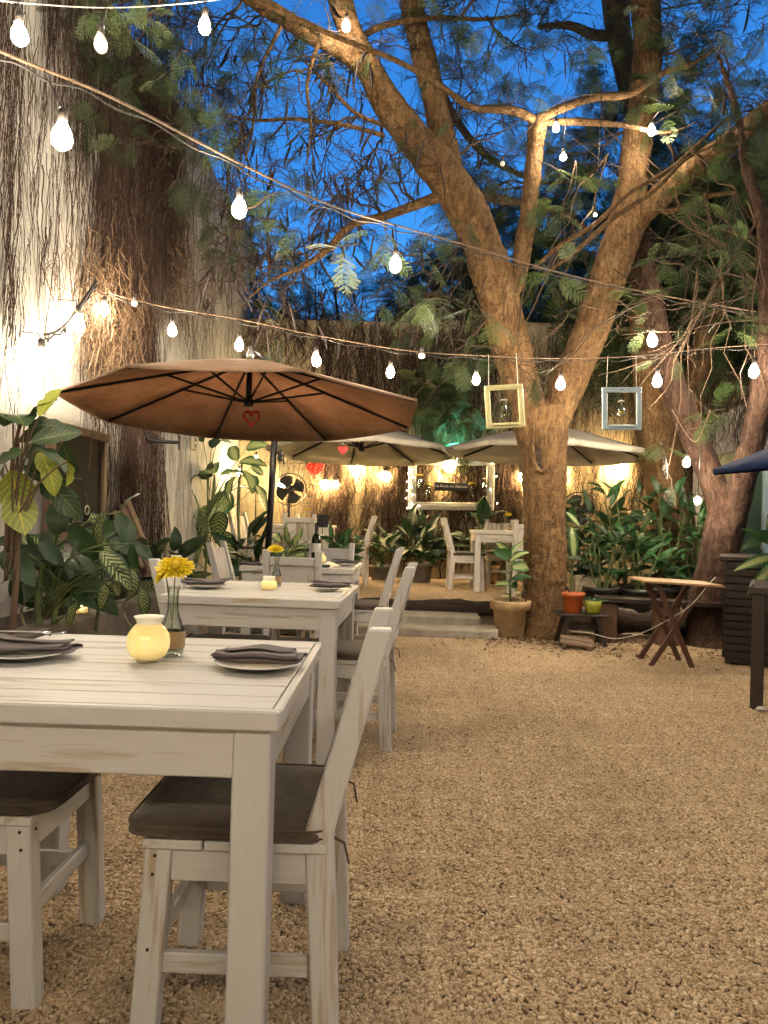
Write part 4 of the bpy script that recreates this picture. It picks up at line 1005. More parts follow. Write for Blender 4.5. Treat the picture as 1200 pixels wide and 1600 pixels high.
for (ra, rb, rY), x, y, Y, n in NEAR:
    if not n: continue
    p = G.twig(at(ra, rb, rY), at(x, y, Y), .006, .003, .08)
    for _ in range(n):
        j = RNG.integers(3, G.K); d = RNG.normal(0, 1, 3)*np.array([1, .8, .45])+np.array([0, 0, -.35]); d /= np.linalg.norm(d)
        o = link('leaf', FR_ME[nl % 2], mt); o.location = p[j]; o.rotation_euler = rot_from(d, random.gauss(0, .4)).to_euler(); k = random.uniform(.20, .34)*(.62 if Y < 4.6 else 1); o.scale = (k, k, k); nl += 1
G.finish(mt, npods=290)
# unseen crown overhead, spread and thickened to keep blue sky light off the yard
its = []
for i in range(6000):
    a = RNG.uniform(0, 2*PI); r = 6.0*math.sqrt(RNG.random()); x, y = .6+r*math.cos(a)*1.15, 2.6+r*math.sin(a)*1.3
    z = RNG.uniform(6.2, 9.6)
    if z < 1.6+max(y, .3)*.95 and y > 0: z = 1.6+y*.95+RNG.uniform(0, 2.0)
    d = RNG.normal(0, 1, 3)*np.array([1, 1, .25]); d /= np.linalg.norm(d)
    its.append((np.array([x, y, z]), rot_from(d, RNG.normal(0, .4)), RNG.uniform(.6, 1.1)))
v0, q0 = FR_LO
fronds_joined('crown', its, (v0*np.array([1, 1, 1]), q0), 'frond_shaded', mt)
under(mt)

# ---- trees behind the back wall: dark crowns closing the view
def back_tree(x, y, h, label, clumps, trunk_r=.16, lsz=.45):
    e = empty('garden_tree', (x, y, 0), 0, label, 'tree', 'trees beyond the walls'); g = Grower()
    mb = MB(); top = Vector((x+random.uniform(-.3, .3), y, h*.62)); sp = spline([(x, y, 0, trunk_r), (x+.1, y, h*.3, trunk_r*.8), (top.x, top.y, top.z, trunk_r*.5)], 6); mb.tube([q[:3] for q in sp], [q[3] for q in sp], 10); mb.build('trunk', 'bark_dark', e, True)
    for (px, py, Y, n, nl, npd) in clumps:
        a = np.array(top); 
        for _ in range(n):
            b = np.array(at(px+RNG.normal(0, 30), py+RNG.normal(0, 26), Y+RNG.normal(0, .5))); p = g.twig(a+RNG.normal(0, .2, 3), b, .04, .012, .06); g.spray(p, 1.0, .010, 3, nl, npd, 1.0, .7, lsz)
    g.finish(e, npods=60, proto=FR_MID); under(e); return e
back_tree(-1.6, 13.2, 5.6, 'dark pod bearing tree behind the back wall at left', [(420, 470, 13, 3, .6, .5), (480, 440, 13, 2, .5, .6), (540, 470, 13, 3, .5, .5), (390, 420, 13, 2, .5, .4)], lsz=.4)
back_tree(1.2, 13.0, 6.2, 'dark leafy tree behind the back wall between the fork limbs', [(640, 470, 13, 3, .7, .3), (700, 420, 13, 2, .6, .3), (820, 420, 12.5, 3, .8, 0), (880, 470, 12.5, 3, .9, 0), (860, 330, 12.5, 2, .7, 0), (760, 400, 13, 2, .6, .1)])
back_tree(4.2, 11.2, 6.6, 'dense dark green tree behind the right forked limb', [(1050, 400, 10.5, 4, .9, 0), (1120, 330, 10.5, 4, .9, 0), (1180, 450, 10.5, 4, .9, 0), (1020, 480, 10.5, 3, .9, 0), (1100, 480, 10.5, 3, .9, 0), (1060, 230, 10.5, 3, .8, 0), (960, 350, 11, 2, .8, 0)])
back_tree(6.3, 9.8, 6.2, 'dark green tree at the right edge of the yard', [(1230, 300, 9, 4, .9, 0), (1190, 380, 9, 3, .9, 0), (1260, 480, 9, 3, .9, 0), (1200, 230, 9, 2, .8, 0)])

# ---- leaning trees on the right
rt = empty('forked_tree', atz(1120, 1010, 0), 0, 'rough barked tree forking low behind the dark counter at right', 'tree')
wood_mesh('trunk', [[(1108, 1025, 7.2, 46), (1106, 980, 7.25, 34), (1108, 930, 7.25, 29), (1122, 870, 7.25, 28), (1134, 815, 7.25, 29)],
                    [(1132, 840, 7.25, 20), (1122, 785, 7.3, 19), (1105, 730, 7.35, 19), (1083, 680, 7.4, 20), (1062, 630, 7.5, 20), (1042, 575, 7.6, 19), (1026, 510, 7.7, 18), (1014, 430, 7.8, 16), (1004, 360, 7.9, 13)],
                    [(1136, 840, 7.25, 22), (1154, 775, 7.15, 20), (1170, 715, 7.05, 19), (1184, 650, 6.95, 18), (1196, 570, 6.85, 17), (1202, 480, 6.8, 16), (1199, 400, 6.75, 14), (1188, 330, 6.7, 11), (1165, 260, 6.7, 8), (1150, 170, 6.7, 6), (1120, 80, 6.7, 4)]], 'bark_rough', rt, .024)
g = Grower()
for a, b in (((1200, 420, 6.8), (980, 240, 7.6)), ((1195, 430, 6.8), (900, 170, 7.6)), ((1200, 400, 6.8), (1010, 220, 7.4)), ((1190, 450, 6.8), (1020, 330, 7.2)), ((1205, 500, 6.8), (960, 450, 6.6)), ((1200, 440, 6.8), (940, 560, 6.3)),
             ((1188, 330, 6.7), (1120, 600, 6.5)), ((1180, 350, 6.7), (1080, 560, 6.5)), ((1150, 300, 6.7), (1050, 520, 6.6)), ((1100, 300, 7.0), (1160, 640, 6.8)), ((1010, 430, 7.8), (880, 520, 7.0)), ((1120, 440, 6.7), (1000, 640, 6.7)),
             ((1018, 500, 7.7), (900, 470, 6.9)), ((1160, 420, 6.7), (1190, 690, 6.8)), ((1090, 420, 6.9), (1060, 690, 6.9)), ((880, 380, 7.0), (760, 600, 8.0)), ((1200, 380, 6.7), (1080, 200, 7.0)), ((1050, 450, 6.8), (870, 560, 6.2)), ((900, 250, 7), (860, 420, 6.9)), ((950, 240, 7), (880, 400, 6.9)),
             ((820, 410, 7.1), (790, 640, 7.0)), ((760, 500, 7.2), (640, 620, 8.5)), ((780, 480, 7.2), (700, 560, 8)), ((700, 520, 7.4), (760, 590, 8.4)), ((1130, 470, 6.7), (1000, 560, 6.4))):
    for k in range(2):
        p = g.twig(at(*a), np.array(at(*b))+RNG.normal(0, .15, 3), RNG.uniform(.004, .009), .003, .065, .06)
        if RNG.random() < .5: g.spray(p, .4, .0025, 1, .25, 0, .8, .9, .18)
g.finish(rt, twig_mat='tan_twig', proto=FR_MID); under(rt)
r2 = empty('leaning_tree', atz(1055, 960, TZ), 0, 'smooth orange lit trunk leaning left behind the leafy shrubs', 'tree')
wood_mesh('trunk', [[(1062, 960, 8.8, 44), (1056, 880, 8.8, 36), (1048, 800, 8.8, 32), (1035, 730, 8.8, 30), (1024, 660, 8.8, 30), (1016, 590, 8.8, 26), (1010, 520, 8.8, 24), (1004, 430, 8.8, 20), (990, 330, 8.9, 16)],
                    [(1036, 740, 8.8, 22), (1052, 690, 8.9, 22), (1075, 640, 9.0, 20), (1090, 580, 9.1, 18), (1110, 500, 9.2, 15), (1150, 400, 9.3, 12)]], 'bark', r2, .026)
g = Grower(); g.clump((990, 330, 8.9), 980, 250, 9, L=.8, n=2, nleaf=.8, npod=0); g.clump((1150, 400, 9.3), 1120, 330, 9.3, L=.8, n=2, nleaf=.8, npod=0); g.finish(r2); under(r2)
# fallen leaves round the trunks
its = []
for i in range(1700):
    c = random.choice([(1.3, 7.2, .5), (1.75, 6.8, .5), (2.2, 6.6, .6), (.9, 7.0, .35)]); x, y = random.gauss(c[0], c[2]), random.gauss(c[1], .28)
    if y > 7.45: continue
    its.append((np.array([x, y, .012+random.uniform(0, .008)]), rot_from((random.gauss(0, 1), random.gauss(0, 1), random.gauss(0, .15)), random.gauss(0, .3)), random.uniform(.02, .05)))
for i in range(200): its.append((np.array([random.uniform(-.4, 3), random.uniform(1.4, 6.4), .012]), rot_from((random.gauss(0, 1), random.gauss(0, 1), .05), random.gauss(0, .4)), random.uniform(.012, .03)))
lv = np.array([(0, 0, 0), (.35, .22, .06), (1, 0, .1), (.35, -.22, .06)]); ll = fronds_joined('leaf_litter', its, (lv, np.array([(0, 1, 2, 3)])), 'litter', None)
tag(ll, 'dry brown fallen leaves scattered on the gravel round the trunk', 'leaf litter')
# ================================================================== PLANTS
def leaf_mesh(mat, wr, droop, fold, shape):
    nu, nv = 10, 4; V = []; G_ = []
    for i in range(nu+1):
        u = i/nu
        if shape == 'croton': w = math.sin(PI*min(1, u*.98+.02))**.7*(1-.32*math.exp(-((u-.52)/.10)**2))
        elif shape == 'strap': w = (math.sin(PI*(.06+.94*u)**.75))**.8
        else: w = math.sin(PI*(u*.96+.03)**.82)**.85
        w = max(w, .02)*wr/2
        a = droop*u; x = math.sin(a)/droop if abs(droop) > 1e-3 else u; z = (math.cos(a)-1)/droop if abs(droop) > 1e-3 else 0
        for j in range(nv+1):
            v = -1+2*j/nv; wave = .02*math.sin(u*14+v*2.5)*abs(v)
            V.append((x, v*w, z+abs(v)*w*fold+wave)); G_.append((u, v, random.random()))
    F = [(i*(nv+1)+j, (i+1)*(nv+1)+j, (i+1)*(nv+1)+j+1, i*(nv+1)+j+1) for i in range(nu) for j in range(nv)]
    return MB().add(V, F, G_).mesh('leaf', mat, True)
_LM = {}
def lmesh(mat, shape):
    if (mat, shape) not in _LM:
        wr = {'croton': .50, 'strap': .15, 'broad': .46, 'narrow': .27}[shape]
        _LM[(mat, shape)] = [leaf_mesh(mat, wr*random.uniform(.9, 1.1), d, f, shape) for d, f in ((.35, .28), (.8, .2), (1.25, .12))]
    return random.choice(_LM[(mat, shape)])
def put_leaf(parent, mat, shape, a, d, L, nrm=(0, -.6, .8), off=None):
    a = Vector(a); d = Vector(d).normalized(); n_ = Vector(nrm)+Vector((random.gauss(0, .35), random.gauss(0, .35), random.gauss(0, .35)))
    n_ = n_-d*n_.dot(d); n_ = n_.normalized() if n_.length > 1e-3 else d.orthogonal().normalized(); s = n_.cross(d)
    o = link('leaf', lmesh(mat, shape), parent); o.location = a-(off or Vector((0, 0, 0)))
    o.rotation_euler = Matrix(((d.x, s.x, n_.x), (d.y, s.y, n_.y), (d.z, s.z, n_.z))).to_euler(); o.scale = (L, L*random.uniform(.85, 1.15), L); return o
def px_plant(name, base, label, leaves, stemmat='stem', extra_stems=(), group=None):
    """leaves: (bx,by,tx,ty,Yb,Yt,mat,shape); base: world point"""
    base = Vector(base); e = empty(name, base, 0, label, 'plant', group); st = MB()
    for bx, by, tx, ty, Yb, Yt, m, sh in leaves:
        a, b = at(bx, by, Yb), at(tx, ty, Yt); put_leaf(e, m, sh, a, b-a, (b-a).length*1.0, off=base)
        r = base+Vector((random.gauss(0, .02), random.gauss(0, .02), (a.z-base.z)*random.uniform(.35, .75)))
        md = r.lerp(a, .5)+Vector((0, 0, .05)); sp = spline([(*(r-base), .006), (*(md-base), .005), (*(a-base), .004)], 4)
        st.tube([q[:3] for q in sp], [q[3] for q in sp], 5)
    zt_ = max(at(l[0], l[1], l[4]).z for l in leaves)-base.z
    sp = spline([(0, 0, 0, .018), (.02, 0, zt_*.4, .014), (-.01, .01, zt_*.8, .010)], 5); st.tube([q[:3] for q in sp], [q[3] for q in sp], 7)
    for ex in extra_stems: sp = spline([(*(at(*q[:3])-base), q[3]) for q in ex], 5); st.tube([q[:3] for q in sp], [q[3] for q in sp], 6)
    st.build('stem', stemmat, e, True); return e
def pot(parent, r, h, mat, rim=.02, wall=.012, z=0):
    MB().lathe([(0, z), (r*.72, z), (r*.74, z+.005), (r*.93, z+h-.05), (r*1.0, z+h-.048), (r*1.02, z+h), (r*.92, z+h), (r*.88, z+h-.03), (0, z+h-.03)], 30).build('pot', mat, parent, True)
    MB().lathe([(r*.885, z+h-.032), (r*.5, z+h-.022), (0, z+h-.020)], 20).build('soil', 'soil', parent)
def bush(name, x, y, z, label, n, L, H, spread, mats, shape, pot_=None, stems=3, upright=.5, group=None, lowest=.15):
    e = empty(name, (x, y, z), 0, label, 'plant', group); z0 = 0
    if pot_: pot(e, *pot_); z0 = pot_[1]-.03
    st = MB(); tops = []
    for k in range(stems):
        a = 2*PI*k/stems+random.uniform(-.4, .4); rr = spread*random.uniform(.1, .55) if stems > 1 else 0; h = H*random.uniform(.7, 1)
        sp = spline([(math.cos(a)*rr*.15, math.sin(a)*rr*.15, z0-.02, .012), (math.cos(a)*rr*.6, math.sin(a)*rr*.6, z0+h*.5, .009), (math.cos(a)*rr, math.sin(a)*rr, z0+h, .006)], 6)
        st.tube([q[:3] for q in sp], [q[3] for q in sp], 6); tops.append(sp)
    for i in range(n):
        sp = random.choice(tops); t = random.uniform(lowest, 1); q = sp[min(len(sp)-1, int(t*len(sp)))]; a = random.uniform(0, 2*PI)
        el = upright*random.uniform(.4, 1.5)*(.4+.9*t); d = Vector((math.cos(a)*math.cos(el), math.sin(a)*math.cos(el), math.sin(el))); pl = random.uniform(.15, .5)*L
        p0 = Vector(q[:3]); p1 = p0+d*pl+Vector((0, 0, .03)); st.tube([p0, p0.lerp(p1, .5)+Vector((0, 0, .01)), p1], .0035, 4)
        put_leaf(e, random.choice(mats), shape, p1, d+Vector((0, 0, -.15)), L*random.uniform(.65, 1.2), (-.1, -.35, .9))
    st.build('stem', 'stem', e, True); return e
# croton at the left edge
Yc = 3.55; C = 'croton_leaf'; CY = 'croton_yellow'
cl = [(38, 665, 5, 598, C), (30, 672, 78, 612, C), (62, 650, 90, 600, CY), (45, 668, 112, 648, C), (50, 690, 128, 668, C), (55, 700, 122, 712, C), (62, 706, 95, 752, CY), (98, 690, 112, 752, C), (104, 720, 127, 748, CY), (20, 735, 32, 822, CY), (8, 725, -18, 800, C),
      (30, 730, 84, 748, C), (36, 705, -10, 720, C), (20, 660, -20, 640, C), (60, 680, 40, 740, C), (30, 690, 70, 660, C), (10, 740, 60, 800, C), (70, 740, 110, 800, C)]
px_plant('croton_plant', (at(20, 900, Yc).x, Yc, .42), 'tall croton with broad yellow veined leaves at the left edge', [(a, b, c, d, Yc+random.uniform(-.12, .12), Yc+random.uniform(-.14, .1), m, 'croton') for a, b, c, d, m in cl], 'stem_woody',
         [[(10, 860, Yc, .012), (18, 740, Yc, .011), (30, 670, Yc, .009), (45, 650, Yc, .006)]])
# spotted dumb cane in front of the left planter
Yd = 3.85; D = 'dieff_leaf'; P_ = 'plain_leaf'
dl = [(160, 862, 138, 800, D), (158, 862, 210, 918, D), (205, 890, 225, 950, D), (185, 930, 168, 880, D), (150, 900, 70, 840, P_), (110, 905, 40, 820, P_), (100, 890, 20, 850, P_), (60, 905, 5, 880, P_), (62, 870, 72, 800, P_), (120, 870, 95, 840, P_), (150, 880, 100, 900, D), (110, 905, 185, 945, P_), (60, 915, 0, 935, P_),
      (130, 870, 110, 925, P_), (80, 880, 65, 930, P_), (170, 910, 145, 950, D), (195, 940, 188, 985, D), (120, 940, 95, 975, D), (40, 940, 15, 985, P_), (205, 850, 185, 790, P_), (190, 800, 205, 760, P_), (215, 850, 240, 880, P_), (150, 845, 175, 870, D), (30, 850, -15, 840, P_), (90, 835, 88, 775, P_), (220, 920, 235, 965, D), (75, 950, 40, 960, P_),
      (140, 860, 190, 850, P_), (170, 845, 240, 860, P_), (110, 820, 150, 880, P_), (60, 850, 110, 880, P_), (20, 900, 60, 970, P_), (5, 860, 50, 900, P_), (190, 880, 150, 920, P_), (215, 890, 200, 850, P_)]
px_plant('dumb_cane', (at(75, 960, Yd).x, Yd+.05, .42), 'dumb cane with dark and cream striped leaves over the planter kerb', [(a, b, c, d, yy, yy+random.uniform(-.12, .05), m, 'broad') for (a, b, c, d, m), yy in zip(dl, [Yd+random.uniform(-.2, .35) for _ in dl])], 'stem',
         [[(62, 985, Yd, .022), (60, 930, Yd, .02), (68, 880, Yd, .014)], [(150, 985, Yd+.2, .012), (160, 900, Yd+.2, .01), (160, 860, Yd+.2, .008)]])
bush('dumb_cane', -2.38, 5.0, .40, 'dark leaved plant on the left bed below the chalkboard', 26, .30, .55, .5, ['plain_leaf', 'dieff_leaf'], 'broad', None, 3)
bush('dumb_cane', -2.38, 5.9, .40, 'dark plant on the left bed beside the leaning board', 22, .26, .55, .4, ['plain_leaf', 'plain_leaf', 'dieff_leaf'], 'broad', None, 3)
bush('dumb_cane', -2.38, 2.9, .40, 'dark plant at the near end of the left planter', 18, .30, .6, .4, ['plain_leaf'], 'broad', None, 3)
# lit dumb canes at the back left corner
Ye = 8.9; K_ = 'cream_leaf'
el = [(330, 745, 322, 715, P_), (325, 748, 282, 716, P_), (335, 740, 312, 712, K_), (345, 742, 385, 730, K_), (370, 720, 358, 690, K_), (375, 722, 412, 710, K_), (380, 735, 408, 752, K_), (392, 730, 420, 738, K_), (375, 760, 418, 770, K_), (360, 770, 335, 800, K_), (345, 800, 338, 842, D), (320, 790, 300, 830, D), (285, 790, 278, 835, D), (280, 760, 270, 730, P_),
      (300, 765, 270, 800, P_), (310, 800, 306, 850, D), (350, 765, 372, 790, P_), (365, 745, 345, 775, K_), (400, 760, 425, 800, K_), (280, 770, 300, 740, P_), (290, 740, 312, 760, P_), (330, 780, 355, 830, D), (385, 700, 402, 685, K_), (330, 700, 342, 676, P_), (318, 690, 305, 672, P_), (340, 690, 362, 680, K_), (270, 800, 258, 840, P_), (345, 830, 365, 868, D), (300, 835, 285, 870, P_), (325, 850, 330, 885, P_)]
px_plant('dumb_cane', (at(320, 900, Ye).x, Ye, TZ), 'tall dumb canes with cream striped leaves lit from behind in the corner', [(a, b, c, d, Ye+random.uniform(-.3, .3), Ye+random.uniform(-.3, .3), m, 'broad') for a, b, c, d, m in el], 'stem',
         [[(305, 880, Ye, .03), (322, 820, Ye, .028), (334, 770, Ye, .02), (335, 742, Ye, .014)], [(375, 870, Ye+.3, .02), (372, 780, Ye+.3, .018), (378, 725, Ye+.3, .012)]])
p = at(385, 880, 7.9); bush('shade_plant', p.x, 7.9, .1, 'dark lance leaved clump left of the parasol pole', 46, .34, .75, .6, ['plain_leaf'], 'narrow', None, 5, .9)
p = at(270, 880, 7.3); bush('shade_plant', p.x, 7.3, .1, 'dark leafy clump by the left wall behind the slatted chair', 34, .30, .65, .5, ['plain_leaf', 'plain_leaf', 'dieff_leaf'], 'broad', None, 4, .7)
p = at(455, 862, 8.6); bush('striped_plant', p.x, 8.6, TZ, 'small striped dumb cane beside the parasol pole on the terrace', 16, .26, .40, .2, ['cream_leaf'], 'broad', (.11, .2, 'clay'), 2, .9)
p = at(535, 860, 8.3); bush('zz_plant', p.x, 8.3, TZ, 'bright green upright potted plant on the terrace behind the third table', 60, .20, .34, .42, ['glossy_leaf'], 'narrow', (.14, .24, 'old_wood'), 8, 1.1, lowest=.3)
p = at(655, 905, 10.35); bush('shade_plant', p.x, 10.35, TZ, 'strappy dark plant below the white picture frame', 60, .38, .34, .42, ['plain_leaf'], 'narrow', (.20, .26, 'concrete_dark'), 6, .85)
p = at(620, 905, 10.6); bush('shade_plant', p.x-.25, 10.5, TZ, 'low dark plant by the wall right of the side view chair', 26, .34, .3, .4, ['plain_leaf'], 'narrow', (.15, .2, 'concrete_dark'), 4, .7)
p = at(760, 890, 10.5); bush('shade_plant', p.x, 10.5, TZ, 'dark plant against the wall behind the right terrace table', 34, .30, .40, .5, ['plain_leaf'], 'narrow', (.18, .24, 'clay'), 4, .8)
p = at(745, 810, 10.3); bush('strap_plant', p.x+.05, 10.4, TZ, 'single broad dark leaf plant rising beside the white frame', 4, .40, .75, .06, ['plain_leaf'], 'broad', (.10, .2, 'clay'), 1, 1.4)
GR = 'leafy shrubs on the right of the terrace'
for i, (px, Y, n, H, lb) in enumerate(((930, 8.5, 60, .80, 'glossy green shrub just right of the big trunk'), (985, 8.3, 70, .95, 'tall glossy green shrub in the middle of the right shrubs'), (1040, 8.2, 70, .95, 'glossy green shrub in front of the leaning trunk'), (1090, 8.0, 60, .85, 'glossy green shrub left of the rough forked tree'), (1000, 7.9, 50, .55, 'low dark shrub hanging over the plank bench'), (940, 7.95, 40, .50, 'low dark shrub behind the cream pot'))):
    p = at(px, 880, Y); bush('leafy_shrub', p.x, Y, TZ-.03, lb, n, .27, H, .55, ['glossy_leaf', 'plain_leaf'], 'narrow', (.19, .24, 'fan_black'), 6, .75, GR)
p = at(893, 860, 7.95); px_plant('broad_leaf_plant', (p.x, 8.0, TZ), 'plant with long pale yellow green leaves beside the trunk', [(885, 800, 912, 822, 7.95, 7.9, 'cream_leaf', 'narrow'), (893, 825, 903, 878, 7.9, 7.8, 'cream_leaf', 'narrow'), (880, 790, 905, 772, 7.95, 7.9, 'plain_leaf', 'narrow'), (885, 830, 915, 850, 7.95, 7.8, 'plain_leaf', 'narrow'), (880, 850, 900, 800, 8, 7.9, 'glossy_leaf', 'narrow')])
px_plant('broad_leaf_plant', (at(1215, 900, 5.6).x, 5.6, .75), 'arching pale leaves at the right edge above the dark table', [(1205, 830, 1165, 850, 5.6, 5.5, 'glossy_leaf', 'narrow'), (1205, 850, 1172, 822, 5.6, 5.5, 'glossy_leaf', 'narrow'), (1210, 870, 1168, 872, 5.6, 5.4, 'cream_leaf', 'narrow'), (1205, 885, 1180, 918, 5.6, 5.4, 'cream_leaf', 'narrow'), (1210, 840, 1185, 800, 5.6, 5.6, 'glossy_leaf', 'narrow'), (1210, 860, 1190, 890, 5.6, 5.5, 'glossy_leaf', 'narrow')])
# clay pot with young plant beside the steps
p = atz(797, 996, 0); e = empty('potted_plant', (p.x, 7.30, .008), 0, 'large weathered clay pot with a young plant beside the trunk', 'potted plant')
MB().lathe([(0, 0), (.125, 0), (.130, .006), (.165, .255), (.195, .262), (.200, .335), (.196, .350), (.178, .350), (.172, .30), (0, .295)], 36).build('pot', 'clay', e, True)
MB().lathe([(.173, .302), (.08, .315), (0, .318)], 20).build('soil', 'soil', e)
st = MB(); st.tube([(0, 0, .30), (-.01, 0, .5), (.01, 0, .66), (-.03, 0, .80)], [.012, .011, .009, .006], 7); st.build('stem', 'stem', e, True)
for z, a, L, el_ in ((.80, 2.6, .22, .5), (.80, .4, .20, .9), (.78, 3.6, .2, .2), (.74, 5.5, .2, .7), (.66, .1, .26, .25), (.60, 4.2, .2, .3), (.5, 3.0, .17, .2), (.48, .6, .16, .3), (.42, 5.3, .15, .2), (.70, 1.6, .2, .7), (.55, 5.9, .2, .3), (.38, 2.2, .16, .1)):
    put_leaf(e, random.choice(['cream_leaf', 'glossy_leaf', 'cream_leaf']), 'broad', (0, 0, z), (math.cos(a)*math.cos(el_), math.sin(a)*math.cos(el_), math.sin(el_)), L)
# teal lit foliage on the back wall top
g = Grower(); ge = empty('wall_shrub', at(720, 700, 10.8), 0, 'feathery green shrub on the back wall lit teal from below', 'shrub')
for _ in range(9):
    a = np.array(at(715+RNG.normal(0, 10), 690, 10.75)); b = np.array(at(725+RNG.normal(0, 38), 610+RNG.normal(0, 26), 10.6)); pth = g.twig(a, b, .008, .003, .08); g.spray(pth, .5, .004, 2, .8, 0, 1, .9, .32)
g.finish(ge); under(ge)

# ================================================================== PARASOLS
def parasol(label, cx, cyy, rimz, R, rise, mat, rot=0, tilt=(0, 0), pole=None, valance=.05, hubdrop=.34, n=8):
    e = empty('parasol', (cx, cyy, 0), 0, label, 'parasol', 'garden parasols')
    Mt = Matrix.Rotation(tilt[0], 3, 'X') @ Matrix.Rotation(tilt[1], 3, 'Y'); c0 = Vector((0, 0, rimz))
    def pt(a, t, sag=0.0): return Mt @ Vector((R*t*math.cos(a), R*t*math.sin(a), rise*(1-t)**1.06*1.0+.02*math.sin(PI*t)-sag))+c0
    V = []; F = []; ni, nj = 8, 4; m = MB()
    for k in range(n):
        a0, a1 = rot+2*PI*k/n, rot+2*PI*(k+1)/n; base = len(V)
        for i in range(ni+1):
            t = i/ni
            for j in range(nj+1):
                s = j/nj; p0, p1 = pt(a0, t), pt(a1, t); sg = .10*math.sin(PI*s)*t*(1-.5*t)*.5*R*.35
                V.append(p0.lerp(p1, s)-Mt @ Vector((0, 0, sg)))
        for j in range(nj+1): V.append(V[base+ni*(nj+1)+j]+Vector((0, 0, -valance)))
        for i in range(ni+1):
            for j in range(nj): F.append((base+i*(nj+1)+j, base+(i+1)*(nj+1)+j, base+(i+1)*(nj+1)+j+1, base+i*(nj+1)+j+1))
    cn = m.add(V, F).build('canopy', mat, e, True); so = cn.modifiers.new('cloth', 'SOLIDIFY'); so.thickness = .0025
    hub = Mt @ Vector((0, 0, rise-hubdrop))+c0; top = Mt @ Vector((0, 0, rise-.03))+c0
    for k in range(n):
        a = rot+2*PI*k/n; MB().bar(pt(a, .02)-Vector((0, 0, .02)), pt(a, .985)-Vector((0, 0, .016)), .014, .020).build('rib', 'black_metal', e)
        MB().bar(hub, pt(a, .46)-Vector((0, 0, .022)), .012, .016).build('strut', 'black_metal', e)
    MB().lathe([(0, -.03), (.035, -.03), (.04, 0), (.03, .04), (0, .04)], 14, hub).build('hub', 'black_metal', e, True)
    MB().tube([hub, top], .022, 12).build('mast', 'black_metal', e, True)
    MB().lathe([(0, 0), (.03, 0), (.028, .05), (.016, .07), (.018, .10), (0, .11)], 14, top+Vector((0, 0, .02))).build('finial', 'steel', e, True)
    if pole == 'centre':
        MB().tube([(0, 0, TZ), hub], .020, 12).build('pole', 'black_metal', e, True)
        MB().lathe([(0, TZ), (.24, TZ), (.24, TZ+.05), (.05, TZ+.09), (.03, TZ+.2), (0, TZ+.2)], 24).build('base', 'concrete_dark', e, True)
    if pole == 'arm':
        q0 = at(424, 700, 10.1)-Vector((cx, cyy, 0)); q0.z = TZ; q1 = q0+Vector((.06, 0, 2.15))
        MB().tube([q0, q1], .03, 12).build('pole', 'black_metal', e, True); MB().tube([q1, q1.lerp(top, .5)+Vector((0, 0, .14)), top+Vector((0, 0, .08))], .022, 10).build('arm', 'black_metal', e, True)
        MB().box(q0+Vector((0, 0, .03)), (.6, .6, .06), ch=.02).build('base', 'concrete_dark', e)
    return e, hub, top
p = at(392, 640, 5.60)
e1, hub, top = parasol('large brown cantilever parasol over the third table', p.x-.02, 5.60, 1.915, 1.36, .40, 'canvas_brown', PI/8+.06, (math.radians(-3.6), math.radians(-.6)), valance=.018)
b0 = at(414, 905, 7.25); b1 = at(428, 690, 7.25); b1 = b1+(b1-b0)*.42; o0 = Vector((p.x-.02, 5.60, 0))
MB().tube([Vector((b0.x, 7.25, 0))-o0, b1-o0], .032, 14).build('pole', 'black_metal', e1, True)
MB().tube([b1-o0, (b1-o0).lerp(top, .5)+Vector((0, 0, .12)), top+Vector((0, 0, .10))], .024, 10).build('arm', 'black_metal', e1, True)
c = at(438, 712, 7.2)-o0; MB().box(c, (.05, .07, .11), ch=.01).build('crank_box', 'black_metal', e1); MB().tube([c, c+Vector((.04, -.06, 0)), c+Vector((.05, -.06, -.09))], .007, 6).build('crank_handle', 'black_metal', e1)
MB().box(Vector((b0.x, 7.25, .04))-o0, (.8, .8, .07), ch=.02).build('base', 'concrete_dark', e1)
h = hub+o0; he = empty('hanging_heart', h+Vector((.03, -.02, -.03)), 0, 'red wire heart hanging from the hub of the brown parasol', 'heart')
def heart(s, n=40): return [(s*.062*16*math.sin(t)**3/16, s*.062*(13*math.cos(t)-5*math.cos(2*t)-2*math.cos(3*t)-math.cos(4*t))/16) for t in [2*PI*k/n for k in range(n)]]
MB().tube([(0, 0, .0), (0, 0, -.03)], .0015, 4).build('thread', 'white_cord', he)
for k in range(5): MB().tube([(x*(1-.03*k)+random.gauss(0, .004), random.gauss(0, .010), z*(1-.03*k)-.085+random.gauss(0, .004)) for x, z in heart(1.0)], .0042, 5, closed=True).build('wire', 'red_paper', he, True)
p = at(565, 700, 9.0); parasol('cream parasol over the left terrace table', p.x, 9.0, 1.93, 1.15, .36, 'canvas_cream', .2, (math.radians(-3), 0), 'arm')
p = at(853, 690, 8.85); parasol('cream parasol behind the big trunk', p.x, 8.85, 1.95, 1.20, .34, 'canvas_cream', .1, (math.radians(-1), math.radians(1.0)), 'centre')
p = at(1114, 735, 4.9); parasol('navy blue parasol cut by the right picture edge', p.x+1.11, 4.9, p.z+.165, 1.12, .26, 'canvas_blue', 0, (0, math.radians(-8)), 'centre', valance=.03)
p = at(536, 703, 7.95); he = empty('hanging_heart', p, 0, 'small dark red heart hanging under the cream parasol', 'heart'); MB().prism(heart(.9, 24), .02).build('heart', 'red_paper', he); MB().tube([(0, 0, .04), (0, 0, .12)], .002, 4).build('thread', 'white_cord', he)
p = at(492, 733, BWY-.10); he = empty('wall_heart', p, 0, 'red wicker heart on the cream back wall beside the fan', 'heart')
